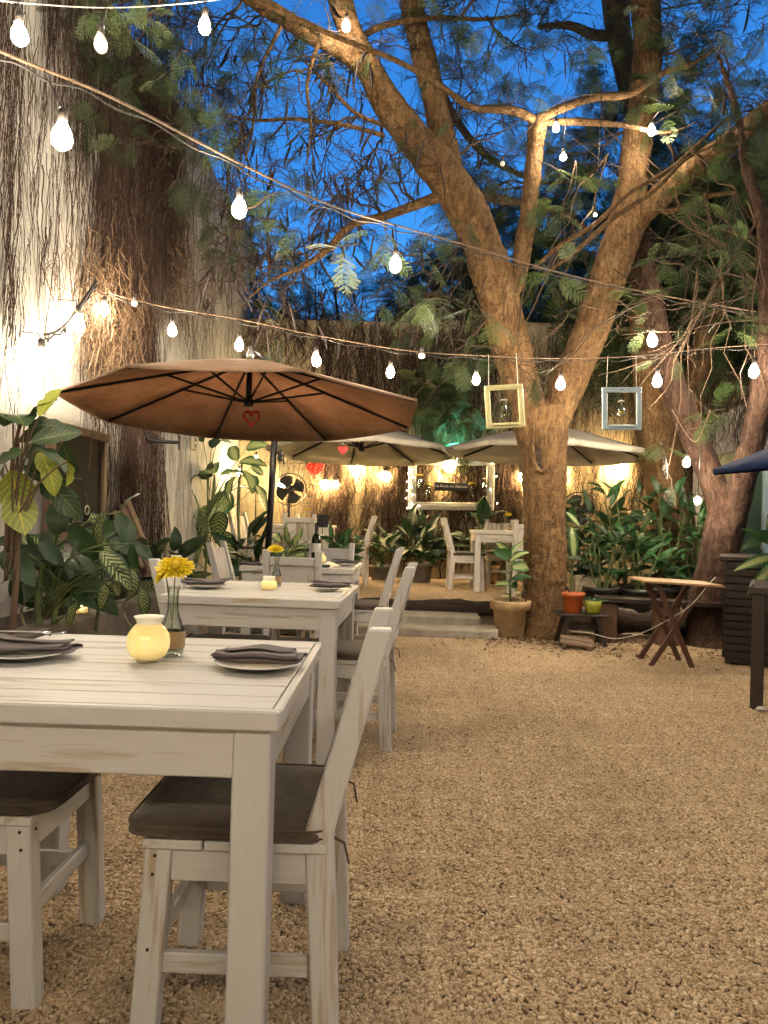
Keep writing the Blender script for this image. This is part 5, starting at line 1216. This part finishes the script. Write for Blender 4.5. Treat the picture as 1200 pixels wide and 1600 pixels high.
for k in range(9): MB().tube([(x*(1-.1*k)+random.gauss(0, .004), random.gauss(0, .008), z*(1-.1*k)+random.gauss(0, .004)) for x, z in heart(2.0)], .010, 5, closed=True).build('cane', 'red_paper', he, True)
# ================================================================== LIGHTS
def bulb_mesh(mat, kind):
    if kind == 'pear': pr = [(0, -.058), (.016, -.055), (.029, -.042), (.034, -.022), (.031, 0), (.021, .022), (.014, .036), (.0135, .042)]
    else: pr = [(0, -.03), (.018, -.026), (.029, -.010), (.031, .004), (.026, .020), (.014, .030), (.0, .031)]
    return MB().lathe(pr, 11).mesh('bulb', mat, True)
BM = {(m, k): bulb_mesh(m, k) for m in ('bulb_lit', 'bulb_unlit', 'flood_lit', 'plant_lamp_lit') for k in ('pear', 'globe')}
SOCK = MB().lathe([(0, .036), (.016, .034), (.017, .075), (.012, .085), (0, .085)], 12).mesh('socket', 'rubber', True)
def light_string(label, cable, bulbs, r=.006, double=True, mat='cable', sock=True):
    """cable: (px,py,Y) points; bulbs: (px,py,Y,kind,mat,size)"""
    o0 = at(*cable[0]); e = empty('string_lights', o0, 0, label, 'string lights', 'strings of festoon bulbs')
    C = spline([tuple(at(*q)-o0) for q in cable], 10)
    m = MB(); m.tube([Vector(q) for q in C], r, 6); m.build('cable', mat, e, True)
    if double: MB().tube([Vector(q)+Vector((0, .012, -.012-.022*math.sin(i*.55)**2)) for i, q in enumerate(C)], r*.7, 5).build('cable', 'rubber', e, True)
    for px, py, Y, kind, mt_, sz in bulbs:
        p = at(px, py, Y)-o0; o = link('bulb', BM[(mt_, kind)], e, p); o.scale = (sz*random.uniform(.92, 1.05), sz, sz*random.uniform(.9, 1.05)); o.rotation_euler = (random.gauss(0, .09), random.gauss(0, .09), 0)
        s = link('socket', SOCK, e, p); s.scale = (sz, sz, sz)
        d = C-np.array(p); i = int(np.argmin(np.hypot(d[:, 0], d[:, 1]))); top = Vector(C[i])
        if top.z > p.z+.09*sz: MB().tube([p+Vector((0, 0, .083*sz)), (p+top)/2+Vector((.006, 0, .03)), top], .0035, 5).build('drop_cord', 'rubber', e, True)
    return e
L_, U_ = 'bulb_lit', 'bulb_unlit'
light_string('main double cable of bulbs sagging from upper left across the tree', [(-140, 5, 2.15), (0, 80, 2.45), (180, 155, 2.95), (380, 258, 3.6), (520, 322, 4.25), (640, 358, 4.95), (745, 388, 5.6), (860, 422, 6.15), (960, 446, 6.55), (1080, 470, 6.9), (1230, 495, 7.3)],
             [(97, 208, 2.6, 'pear', L_, 1.05), (374, 322, 3.58, 'pear', L_, 1.0), (618, 410, 4.82, 'pear', L_, 1.12), (1019, 529, 6.7, 'pear', L_, 1.25), (1195, 540, 7.1, 'pear', L_, 1.25)], .0065)
light_string('lower string of bulbs running from the left wall past the brown parasol', [(118, 440, 5.75), (160, 455, 5.8), (260, 480, 5.9), (370, 498, 6.0), (500, 525, 6.1), (640, 548, 6.2), (760, 556, 6.3), (880, 560, 6.35), (1000, 556, 6.4), (1100, 545, 6.5), (1230, 535, 6.6)],
             [(163, 480, 5.8, 'pear', L_, 1.0), (210, 474, 5.85, 'globe', U_, .75), (269, 514, 5.9, 'pear', L_, 1.05), (374, 537, 6.0, 'pear', L_, 1.05), (494, 560, 6.1, 'pear', L_, 1.15), (610, 579, 6.15, 'pear', L_, 1.0), (659, 556, 6.2, 'globe', U_, .9), (744, 591, 6.25, 'pear', L_, .95), (876, 598, 6.35, 'pear', L_, 1.1), (1027, 593, 6.4, 'pear', L_, 1.2), (1178, 578, 6.5, 'pear', L_, 1.2)], .005)
light_string('upper string of bulbs along the top left edge of the view', [(-60, -8, 2.6), (40, 5, 2.9), (180, 12, 3.3), (320, 2, 3.7), (430, -15, 4.0), (560, -40, 4.4)],
             [(30, 50, 2.85, 'pear', L_, .95), (157, 64, 3.25, 'pear', U_, .95), (320, 37, 3.7, 'pear', L_, .95)], .003, False, 'white_cord')
light_string('short string of bulbs among the big tree limbs', [(590, -40, 6.2), (545, -10, 6.15), (545, 0, 6.15)], [(541, 38, 6.12, 'pear', L_, 1.0)], .003, False)
light_string('bulbs hanging from the pruned stub between the limbs', [(845, 180, 6.95), (900, 150, 6.9), (1000, 150, 6.9), (1035, 160, 7.0)], [(869, 198, 6.95, 'pear', L_, .85), (880, 246, 6.95, 'globe', L_, .95), (1018, 202, 7.2, 'pear', L_, 1.05), (930, 336, 7.0, 'globe', L_, .45), (785, 256, 7.0, 'globe', U_, .7)], .003, False)
light_string('pair of bulbs hanging in the right trees above the shrubs', [(1050, 640, 7.0), (1085, 690, 6.95), (1110, 640, 6.9)], [(1073, 721, 6.95, 'pear', L_, 1.0), (1090, 783, 6.9, 'globe', L_, .95)], .004, False)
light_string('black garland of coloured bulb sockets before the glowing wall', [(18, 505, 5.05), (40, 518, 5.1), (75, 522, 5.2), (105, 505, 5.3), (130, 470, 5.4), (150, 440, 5.55)],
             [(43, 538, 5.1, 'globe', U_, .55), (75, 538, 5.2, 'globe', U_, .5), (102, 524, 5.28, 'globe', U_, .55), (127, 492, 5.4, 'globe', U_, .5)], .011, True, 'rubber')
for (px, py, X, lb) in ((64, 556, LWX+.15, 'bright bare bulb washing the left wall'), (122, 502, LWX+.16, 'bright bulb on the left wall right of the black garland')):
    p = onx(px, py, X); e = empty('wall_bulb', p, 0, lb, 'wall lamp'); o = link('bulb', BM[('flood_lit', 'pear')], e); k = 1.35; o.scale = (k, k, k); s = link('socket', SOCK, e); s.scale = (k, k, k)
    MB().tube([(0, 0, .10), (-.02, 0, .15), (LWX-p.x+.005, 0, .16)], .004, 6).build('bracket', 'rubber', e)
# strings run on overhead as cables in view imply; rear one enlarged as fill
def over(label, a, b, n, sag):
    a, b = Vector(a), Vector(b); e = empty('string_lights', a, 0, label, 'string lights', 'strings of festoon bulbs'); pts = []
    for i in range(25): t = i/24; pts.append((b-a)*t-Vector((0, 0, sag*4*t*(1-t))))
    MB().tube(pts, .006, 6).build('cable', 'cable', e, True)
    for k in range(n):
        t = (k+.5)/n; q = (b-a)*t-Vector((0, 0, sag*4*t*(1-t)+.20)); link('bulb', BM[(L_, 'pear')], e, q); link('socket', SOCK, e, q); MB().tube([q+Vector((0, 0, .08)), q+Vector((0, 0, .2))], .0035, 5).build('drop_cord', 'rubber', e)
over('string of bulbs overhead above the nearest table, out of view', (-2.2, 1.3, 3.5), (5.0, 2.6, 3.5), 2, .3)
over('string of bulbs overhead in front of the right trees, out of view', (-2.6, 3.0, 5.0), (4.6, 4.2, 5.0), 6, .25)
over('unseen string of bulbs behind the viewpoint, enlarged as fill light', (-2.6, -1.4, 2.75), (4.4, -1.2, 2.9), 8, .2)

# lamps on the back wall
SG = MB().lathe([(0, -.075), (.04, -.068), (.068, -.03), (.072, .0), (.06, .04), (.03, .062), (0, .064)], 16).mesh('globe', 'wall_lamp_lit', True)
SB = MB().box((0, .06, .07), (.08, .12, .03), ch=.006).mesh('bracket', 'black_metal')
for px, py, sz, lb in ((555, 727, 1.25, 'round wall lamp below the middle of the cream left parasol'), (603, 744, 1.0, 'wall lamp left of the white picture frame'), (508, 757, .95, 'left of two close wall lamps beside the fan'), (524, 757, .7, 'smaller right lamp of the two beside the fan'),
                       (702, 727, 1.3, 'wall lamp shining behind the top of the white picture frame'), (816, 745, .8, 'wall lamp just left of the big trunk'), (972, 730, 1.25, 'wall lamp right of the trunk under the cream parasol'), (441, 757, .6, 'small wall lamp behind the cage of the left fan'), (878, 742, .6, 'wall lamp just right of the big trunk')):
    e = empty('wall_lamp', at(px, py, BWY-.15), 0, lb, 'wall lamp', 'lamps on the back wall'); o = link('globe', SG, e); o.scale = (sz, sz, sz); link('bracket', SB, e)
for px, py, Y, sz, lb in ((400, 716, 10.3, .9, 'bright lamp among the cream leaves in the corner'), (343, 752, 10.2, 1.25, 'bright lamp behind the dumb cane stems'), (334, 782, 10.2, 1.0, 'lower lamp behind the dumb cane stems'), (374, 737, 10.3, .9, 'lamp between the cream leaves left of the pole'), (312, 757, 9.7, .7, 'small lamp at the left of the corner plants')):
    p = at(px, py, Y); e = empty('plant_lamp', p, 0, lb, 'lamp', 'lamps among the corner plants'); o = link('bulb', BM[('plant_lamp_lit', 'pear')], e); k = sz*1.1; o.scale = (k, k, k); s = link('socket', SOCK, e); s.scale = (k, k, k)
    MB().tube([(0, 0, .08), (0, .06, .10), (0, .08, TZ-p.z)], .008, 5).build('stake', 'black_metal', e)
p = at(712, 700, 10.55); e = empty('spotlight', p, 0, 'teal spotlight shining up the creeper between the cream parasols', 'spotlight')
MB().box((0, 0, -.03), (.26, .12, .05), ch=.01).build('housing', 'black_metal', e); MB().box((0, 0, .0), (.24, .10, .012), ch=.002).build('lens', 'teal_lamp_lit', e); MB().tube([(0, .05, -.04), (0, .44, -.1)], .012, 6).build('arm', 'black_metal', e)

# ================================================================== WALL THINGS AND DECOR
def text(s, size, mat, parent, loc, rot, name='lettering', shear=0.0, depth=.0008):
    cu = bpy.data.curves.new(name, 'FONT'); cu.body = s; cu.size = size; cu.align_x = 'CENTER'; cu.align_y = 'CENTER'; cu.extrude = depth; cu.shear = shear; cu.resolution_u = 2
    t_ = bpy.data.objects.new('tmp', cu); me = bpy.data.meshes.new_from_object(t_); bpy.data.objects.remove(t_); me.name = name
    me.materials.clear(); me.materials.append(MAT[mat]); o = link(name, me, parent, loc); o.rotation_euler = rot; return o
FX = (PI/2, 0, 0)            # text facing the camera side (-Y)
# big white frame with fairy lights and sign
fy = BWY-.14; c = at(705, 756, fy); e = empty('picture_frame', c, 0, 'big empty white picture frame strung with fairy lights on the back wall', 'frame'); W2, H2, b = .625, .385, .115; e.rotation_euler = (0, -.012, 0)
for (x, z, w, h, hor) in ((0, H2-b/2, 2*W2, b, 1), (0, -H2+b/2, 2*W2, b, 1), (-W2+b/2, 0, b, 2*H2-2*b, 0), (W2-b/2, 0, b, 2*H2-2*b, 0)):
    r = MB().box((x, 0, z), (w, .05, h), ch=.012).build('rail', 'grey_paint', e)
    MB().box((x, -.028, z), (w-.05 if hor else b*.35, .02, b*.35 if hor else h+.03), ch=.006).build('moulding', 'grey_paint', r)
fl = empty('fairy_lights', c, 0, 'tiny fairy lights wound round the white picture frame', 'string lights'); FM = MB().lathe([(0, -.009), (.008, -.004), (.008, .004), (0, .009)], 8).mesh('fairy_bulb', 'fairy_lit', True); wp = []
for k in range(64):
    t = k/64*2*(W2+H2)*2; s = t
    if s < 2*W2: q = (-W2+s, H2)
    elif s < 2*W2+2*H2: q = (W2, H2-(s-2*W2))
    elif s < 4*W2+2*H2: q = (W2-(s-2*W2-2*H2), -H2)
    else: q = (-W2, -H2+(s-4*W2-2*H2))
    k2 = -.05 if k % 2 else .03; sc = 1+k2*1.6
    p = Vector((q[0]*(sc if abs(q[0]) > W2*.99 else 1)+random.gauss(0, .01), -.05, q[1]*(sc if abs(q[1]) > H2*.99 else 1)+random.gauss(0, .01))); wp.append(p)
    if (q[1] < -H2*.98 and q[0] > -.4) or (q[0] > W2*.98 and k % 3): continue
    o = link('fairy_bulb', FM, fl, p); o.rotation_euler = (random.random()*3, 0, 0)
MB().tube([p+Vector((0, .008, 0)) for p in wp], .002, 4, closed=True).build('wire', 'rubber', fl)
p = at(705.5, 760.5, fy-.02); sg = empty('name_board', p, 0, 'small black board reading La Fonda del Zancudo inside the white frame', 'sign'); sg.rotation_euler = (0, .01, 0)
MB().box((0, 0, 0), (.49, .02, .125), ch=.003).build('board', 'sign_black', sg); text('La Fonda del Zancudo', .052, 'sign_white', sg, (0, -.0125, .004), FX, shear=.12); MB().tube([(-.2, 0, .06), (-.2, .0, .25)], .002, 4).build('cord', 'white_cord', sg); MB().tube([(.2, 0, .06), (.2, .0, .25)], .002, 4).build('cord', 'white_cord', sg)
def hang_jar(px, py, Y, s, label, petals, gold=False, up=.3):
    p = at(px, py, Y); e = empty('hanging_jar', p, 0, label, 'jar', 'small hanging flower jars')
    if gold: pr = [(0, -.04), (.02, -.039), (.034, -.025), (.038, -.005), (.030, .015), (.014, .028), (.011, .05), (.014, .056), (.009, .05), (.012, .03), (.028, .013), (.034, -.005), (.018, -.034), (0, -.035)]
    else: pr = [(0, -.055), (.024, -.055), (.026, -.05), (.026, .02), (.016, .032), (.016, .05), (.013, .05), (.013, .032), (.023, .018), (.023, -.05), (0, -.05)]
    MB().lathe([(r*s, z*s) for r, z in pr], 18).build('glass', 'glass', e, True)
    MB().lathe([(0, -.034*s if gold else -.049*s), (.017*s, -.033*s if gold else -.049*s), (.030*s if gold else .022*s, -.005*s), (0, -.005*s)], 14).build('water', 'water' if not gold else 'candle_glass_unlit', e, True)
    m = MB()
    for k in range(16):
        a = 2*PI*k/16; d = Vector((math.cos(a), math.sin(a)*.6, 0)); sd = Vector((-math.sin(a), math.cos(a)*.6, 0)); R_ = .040*s*random.uniform(.8, 1.1); z0 = .078*s
        m.poly([d*R_*.1+Vector((0, 0, z0+.004)), d*R_*.6+sd*R_*.16+Vector((0, 0, z0+.012*s)), d*R_+Vector((0, 0, z0+random.uniform(-.012, .008)*s)), d*R_*.6-sd*R_*.16+Vector((0, 0, z0+.012*s))])
    m.build('flower', petals, e); MB().tube([(0, 0, -.03*s), (.002, 0, .08*s)], .0015*s, 5).build('stem', 'stem', e); MB().tube([(0, 0, .045*s), (0, .004, up)], .0012, 4).build('cord', 'white_cord', e); return e
simple('candle_glass_unlit', (.45, .32, .08), .1)
for px, py, lb, pm in ((656, 754, 'hanging jar with yellow flower at upper left inside the white frame', 'petal_yellow'), (669, 768, 'hanging jar with yellow flower left of the name board', 'petal_yellow'), (737, 767, 'hanging jar with yellow flower right of the name board', 'petal_yellow'), (757, 760, 'hanging jar of pale blooms at right inside the white frame', 'petal_white')):
    hang_jar(px, py, fy-.03, 1.35, lb, pm, up=.2)
def hang_frame(cx, cyy, Y, w, h, mat, label, tilt, cab):
    c = at(cx, cyy, Y); e = empty('picture_frame', c, 0, label, 'frame', 'small hanging picture frames'); e.rotation_euler = (0, tilt, .06); b = .042
    for (x, z, ww, hh) in ((0, h/2-b/2, w, b), (0, -h/2+b/2, w, b), (-w/2+b/2, 0, b, h-2*b), (w/2-b/2, 0, b, h-2*b)):
        r = MB().box((x, 0, z), (ww, .022, hh), ch=.004).build('rail', mat, e)
        MB().box((x, -.0135, z), (ww-.02 if ww > hh else b*.3, .006, hh+.02 if hh > ww else b*.3), ch=.002).build('moulding', mat, r) if mat == 'yellow_paint' else None
    text('La Fonda del Zancudo', .0235, 'ink', e, (0, -.0185 if mat == 'yellow_paint' else -.0125, -h/2+b/2), FX)
    for s in (-1, 1): MB().tube([(s*w*.38, .004, h/2-.005), (s*w*.36+.01, .02, cab)], .0022, 5).build('cord', 'white_cord', e)
    MB().lathe([(0, -.004), (.006, -.003), (.006, .003), (0, .004)], 8, (0, -.012, h/2-b/2)).build('nail', 'black_metal', e)
    return e
hang_frame(788.5, 635, 6.15, .318, .355, 'yellow_paint', 'small yellow picture frame hanging before the trunk with a jar inside', -.085, .44)
hang_jar(787.5, 640, 6.14, .95, 'clear jar with white flower hanging in the yellow frame', 'petal_white', up=.10)
hang_frame(971.5, 638.5, 6.2, .325, .352, 'blue_paint', 'small pale blue picture frame hanging right of the trunk', -.03, .44)
hang_jar(971, 642, 6.19, .95, 'round amber vase with white flower hanging in the blue frame', 'petal_white', True, up=.10)
# chalkboard on the left wall
a = onx(78, 660, LWX+.07); b2 = onx(166, 690, LWX+.07); yb0, yb1 = a.y, b2.y; zt_, zb = b2.z+.06, onx(120, 845, LWX+.07).z
cb = empty('chalkboard', (LWX+.05, (yb0+yb1)/2, (zt_+zb)/2), 0, 'wood framed menu chalkboard on the left wall behind the croton', 'chalkboard'); wy, hz_ = yb1-yb0, zt_-zb
MB().box((0, 0, 0), (.03, wy-.05, hz_-.04), ch=.003).build('board', 'chalkboard', cb)
for s in (-1, 1): MB().box((.012, s*(wy/2-.035), 0), (.055, .07, hz_-.14), ch=.006).build('rail', 'frame_wood', cb)
for s in (-1, 1): MB().box((.014, 0, s*(hz_/2-.035)), (.06, wy+.06, .07), ch=.006).build('rail', 'old_wood' if s > 0 else 'frame_wood', cb)
RX = (PI/2, 0, PI/2)
for s_, px, py, sz in (('atún a', 108, 783, .10), ('gambas', 109, 797, .10), ('$182', 122, 811, .09)):
    q = onx(px, py, LWX+.07)-cb.location; text(s_, sz, 'chalk', cb, (.0165, q.y, q.z), RX, shear=.15)
q = onx(118, 750, LWX+.07)-cb.location; MB().tube([(.017, q.y-.12, q.z), (.017, q.y, q.z+.015), (.017, q.y+.12, q.z+.01)], .003, 4).build('chalk_line', 'chalk', cb)
q = onx(136, 797, LWX+.09); e = empty('ring_hook', q, 0, 'small round ring hanging at the right edge of the chalkboard', 'hook'); MB().tube([(0, .035*math.cos(t), .035*math.sin(t)) for t in [k*PI/8 for k in range(16)]], .005, 6, closed=True).build('ring', 'steel', e, True); MB().tube([(0, 0, .035), (-.02, 0, .14)], .004, 5).build('hanger', 'black_metal', e)
# black bracket and small box on the left wall
q = onx(222, 686, LWX+.02); e = empty('wall_bracket', q, 0, 'black pipe bracket sticking out of the left wall', 'bracket')
MB().tube([(0, 0, .12), (.05, .02, .0), (.12, .10, -.01), (.30, .18, -.01)], .018, 8).build('pipe', 'black_metal', e, True); MB().box((.31, .18, -.01), (.02, .04, .14), ch=.004).build('plate', 'black_metal', e)
q = onx(303, 692, LWX+.04); e = empty('switch_box', q, 0, 'pale electric switch box on the left wall near the corner', 'switch box'); MB().box((0, 0, 0), (.05, .12, .17), ch=.008).build('case', 'cream_pot', e)
for z in (.035, -.035): MB().box((.027, -.01, z), (.008, .05, .04), ch=.003).build('switch', 'black_metal', e)
# leaning old board with slats
q = onx(222, 905, -2.40); e = empty('leaning_board', (-2.42, q.y, .40), 0, 'old grey wooden board leaning on the left wall', 'board')
for k in range(3): MB().bar((.18, -.12+.12*k, 0), (-.20, -.08+.12*k, .72+.05*k), .11, .025, up=(1, 0, 0)).build('plank', 'old_wood', e)
MB().bar((.12, -.2, .22), (.10, .22, .24), .03, .07).build('batten', 'old_wood', e)
# pedestal fans
def fan(px, py, Y, z0, r, label, turn):
    p = at(px, py, Y); e = empty('pedestal_fan', (p.x, p.y, z0), turn, label, 'fan', 'black pedestal fans'); h = p.z-z0
    MB().lathe([(0, 0), (.2, 0), (.19, .03), (.04, .05), (.02, .12), (0, .12)], 20).build('base', 'fan_black', e, True); MB().tube([(0, .06, .05), (0, .06, h)], .018, 8).build('pole', 'fan_black', e)
    MB().tube([(0, .14, h), (0, .06, h), (0, -.02, h)], [.05, .07, .06], 12).build('motor', 'fan_black', e, True)
    cg = MB()
    for rr, yy in ((1.0, -.05), (.98, .0), (.72, -.085), (.45, -.095), (.25, -.1)): cg.tube([(r*rr*math.cos(t), yy, h+r*rr*math.sin(t)) for t in [k*PI/16 for k in range(32)]], .0035 if rr < .95 else .006, 4, closed=True)
    for k in range(40): t = k*PI/20; cg.tube([(r*.2*math.cos(t), -.10, h+r*.2*math.sin(t)), (r*.6*math.cos(t+.1), -.09, h+r*.6*math.sin(t+.1)), (r*math.cos(t+.2), -.05, h+r*math.sin(t+.2))], .0022, 3)
    cg.build('cage', 'fan_black', e); MB().lathe([(0, -.012), (r*.22, -.01), (r*.22, .01), (0, .012)], 16, (0, -.10, h), Matrix.Rotation(PI/2, 3, 'X')).build('badge', 'fan_black', e, True)
    for k in range(4):
        t0 = k*PI/2+.4; V = [Vector((0, -.03, h))]
        for i in range(7):
            t = t0-.62+1.24*i/6; rr = r*(.90-.10*abs(i-3)/3); V.append(Vector((rr*math.cos(t), -.05+.035*i/6, h+rr*math.sin(t))))
        MB().add(V, [(0, i+1, i+2) for i in range(6)]).build('blade', 'fan_black', e)
    return e
fan(453, 765, 10.45, TZ, .232, 'black pedestal fan on the terrace left of the red heart', .25)
fan(905, 797, 9.9, TZ, .235, 'black pedestal fan behind the big trunk', -.3)
# jar lanterns
def jar_lantern(x, y, z, s, label):
    e = empty('jar_candle', (x, y, z), 0, label, 'candle jar', 'candles in glass jars')
    MB().lathe([(r*s, q*s) for r, q in [(0, 0), (.042, 0), (.045, .006), (.045, .095), (.034, .112), (.034, .128), (.031, .128), (.031, .112), (.042, .094), (.042, .006), (0, .006)]], 22).build('jar', 'glass', e, True)
    MB().lathe([(0, .008*s), (.036*s, .008*s), (.036*s, .034*s), (0, .032*s)], 16).build('wax', 'candle_wax_lit', e, True); MB().lathe([(0, .034*s), (.006*s, .042*s), (.004*s, .052*s), (0, .062*s)], 8).build('flame', 'flame', e, True)
jar_lantern(-1.98, 4.33, .51, 1.0, 'glass jar candle glowing on the planter kerb'); p = atz(653, 908, TZ); jar_lantern(p.x, p.y, TZ, 1.15, 'glass jar candle on the terrace before the strappy plant')

# ================================================================== RIGHT HAND SIDE
dt = build_table('dark_table', .95, .80, .76, 'dark brown wooden table cut by the right edge', 'dark_wood'); _a = -.43; dt.rotation_euler = (0, 0, _a); dt.location = (2.10+math.cos(_a)*.45-math.sin(_a)*.37, 4.73+math.sin(_a)*.45+math.cos(_a)*.37, 0)
x0 = at(1130, 960, 6.2).x; _a = -.40; e = empty('bar_counter', (x0+math.cos(_a)*.6-math.sin(_a)*.37, 6.2+math.sin(_a)*.6+math.cos(_a)*.37, 0), _a, 'dark slatted bar counter at the right behind the tray table', 'counter')
MB().box((0, .01, .43), (1.16, .70, .82), ch=.005).build('body', 'dark_wood', e)
for k in range(13): MB().box((0, -.355, .09+k*.061), (1.19, .022, .054), ch=.004).build('slat', 'dark_wood', e)
for k in range(13): MB().box((-.592, 0, .09+k*.061), (.022, .68, .054), ch=.004).build('slat', 'dark_wood', e)
MB().box((0, 0, .872), (1.28, .80, .036), ch=.006).build('top', 'dark_wood', e)
for sx in (-1, 1):
    for sy in (-1, 1): MB().box((sx*.5, sy*.28, .01), (.07, .07, .06), ch=.004).build('foot', 'dark_wood', e)
# folding tray table
e = empty('folding_table', (2.10, 6.15, 0), 0, 'folding wooden tray table with crossed red brown legs', 'folding table')
for dy in (-.14, .16):
    MB().bar((.11, dy, .0), (-.17, dy+.02, .655), .040, .026, up=(0, 1, 0)).build('leg', 'red_wood', e); MB().bar((-.21, dy+.028, .0), (.20, dy+.05, .650), .040, .026, up=(0, 1, 0)).build('leg', 'red_wood', e)
MB().tube([(-.04, -.17, .345), (-.04, .24, .345)], .010, 8).build('pivot', 'red_wood', e)
for k in range(4): MB().box((0, -.18+.112*k, .672), (.62, .108, .018), Matrix.Rotation(.035, 3, 'Y'), ch=.003).build('board', 'tray_wood', e)
p = [at(1118, 902, 6.0), at(1108, 912, 5.95), at(1080, 945, 5.95), at(1045, 968, 6.1), at(1000, 990, 6.4), at(960, 998, 6.6), at(925, 990, 6.75), at(890, 985, 6.9)]
sp = spline([tuple(q) for q in p], 6); o = MB().tube([Vector((q[0], q[1], max(q[2], .02))) for q in sp], .0038, 6).build('power_cord', 'white_cord', smooth=True); tag(o, 'white power cord looping from the tray table to the log', 'cord')
# low dark stool with pots
p = atz(910, 958, .30); e = empty('plant_stool', (p.x, 6.98, 0), 0, 'low dark wooden stool carrying the orange and green pots', 'stool')
for k in range(3): MB().box((0, -.11+.11*k, .285), (.46, .104, .022), ch=.003).build('board', 'dark_wood', e)
for sx in (-1, 1):
    for sy in (-1, 1): MB().bar((sx*.20, sy*.13, 0), (sx*.13, sy*.10, .272), .04, .035, up=(0, 1, 0)).build('leg', 'dark_wood', e)
MB().bar((-.15, 0, .16), (.15, 0, .16), .03, .04).build('stretcher', 'dark_wood', e)
ox = at(895, 957, 6.95).x; e = empty('potted_plant', (ox, 6.95, .2975), 0, 'orange plastic pot with thin bare stems on the dark stool', 'potted plant')
MB().lathe([(0, 0), (.072, 0), (.075, .004), (.096, .150), (.104, .152), (.106, .185), (.098, .185), (.094, .160), (0, .158)], 30).build('pot', 'orange_plastic', e, True); MB().lathe([(.094, .161), (.04, .168), (0, .17)], 16).build('soil', 'soil', e)
for k in range(7): a = random.uniform(0, 6.28); MB().tube([(.04*math.cos(a), .04*math.sin(a), .16), (.06*math.cos(a), .06*math.sin(a), .24), (.10*math.cos(a), .09*math.sin(a), .30+random.uniform(0, .06))], [.003, .0025, .0015], 5).build('stem', 'stem_woody', e)
gx_ = at(925, 957, 6.93).x; e = empty('potted_plant', (gx_+.01, 6.93, .2975), 0, 'yellow green glazed pot with small succulents on the dark stool', 'potted plant')
MB().lathe([(0, 0), (.055, 0), (.068, .02), (.076, .07), (.077, .118), (.072, .120), (.069, .10), (0, .10)], 28).build('pot', 'green_glaze', e, True)
for k in range(26): a = random.uniform(0, 6.28); r = random.uniform(0, .05); put_leaf(e, 'glossy_leaf', 'narrow', (r*math.cos(a), r*math.sin(a), .10), (math.cos(a), math.sin(a), random.uniform(.5, 1.4)), random.uniform(.05, .09))
e = empty('potted_plant', (at(908, 918, 8.3).x, 8.15, TZ), 0, 'square cream planter half hidden behind the big trunk', 'planter')
MB().box((0, 0, .16), (.26, .24, .32), ch=.012).build('pot', 'cream_pot', e); MB().box((0, 0, .28), (.275, .255, .03), ch=.006).build('band', 'cream_pot', e)
for k in range(14): a = random.uniform(0, 6.28); put_leaf(e, 'plain_leaf', 'narrow', (.05*math.cos(a), .05*math.sin(a), .32), (math.cos(a), math.sin(a), random.uniform(.3, 1.6)), random.uniform(.15, .3))
# little pallet of two boards and the plank bench
e = empty('wooden_pallet', (at(900, 1003, 6.75).x, 6.72, 0), -.2, 'small grey pallet of two boards on the gravel below the stool', 'pallet')
for k in range(2): MB().box((0, -.05+.10*k, .055+.022*k), (.29, .085, .022), Matrix.Rotation(.10, 3, 'Y') @ Matrix.Rotation(.2, 3, 'X'), ch=.003).build('board', 'old_wood', e)
for s in (-1, 1): MB().box((s*.11, 0, .025), (.035, .2, .04), ch=.003).build('bearer', 'old_wood', e)
e = empty('plank_bench', (2.35, 7.15, 0), 0, 'low bench of a dark plank on timber blocks under the shrubs', 'bench')
MB().bar((-.62, .06, .41), (.62, -.06, .40), .26, .045).build('plank', 'dark_wood', e)
MB().box((.02, 0, .19), (.20, .22, .375), ch=.012).build('block', 'frame_wood', e); MB().box((-.52, .05, .19), (.16, .20, .375), ch=.012).build('block', 'frame_wood', e)
# hut with a lit window far right
p = at(1188, 780, 8.4); e = empty('garden_hut', (p.x+1.17, 8.57, 0), 0, 'small green hut with a lit pale blue window at the right edge', 'hut')
MB().box((0, .3, 1.0), (2.7, .9, 2.0), ch=.01).build('wall', 'hut_green', e); w_ = MB().box((-.90, -.165, 1.35), (.40, .02, .95), ch=.004).build('window', 'window_glow', e)
for z in (.86, 1.84): MB().box((-.90, -.18, z), (.48, .05, .05), ch=.004).build('window_frame', 'blue_paint', w_)
for x in (-1.125, -.675): MB().box((x, -.18, 1.35), (.05, .05, .93), ch=.004).build('window_frame', 'blue_paint', w_)
# small dark stones by the dark table
for k, (px, py) in enumerate(((1189, 1112),)):
    p = atz(px, py, 0); m = MB().lathe([(0, -.012), (.02, -.01), (.028, .0), (.02, .012), (0, .016)], 8); m.v = [(x*1.3+random.gauss(0, .003), y+random.gauss(0, .003), z+random.gauss(0, .002)) for x, y, z in m.v]
    tag(m.build('stone', 'plaster_pale', smooth=True, loc=(p.x, p.y, .018)), 'pale stone at the foot of the dark table leg', 'stone')
for o in bpy.data.objects:
    if '_set' in o: del o['_set']
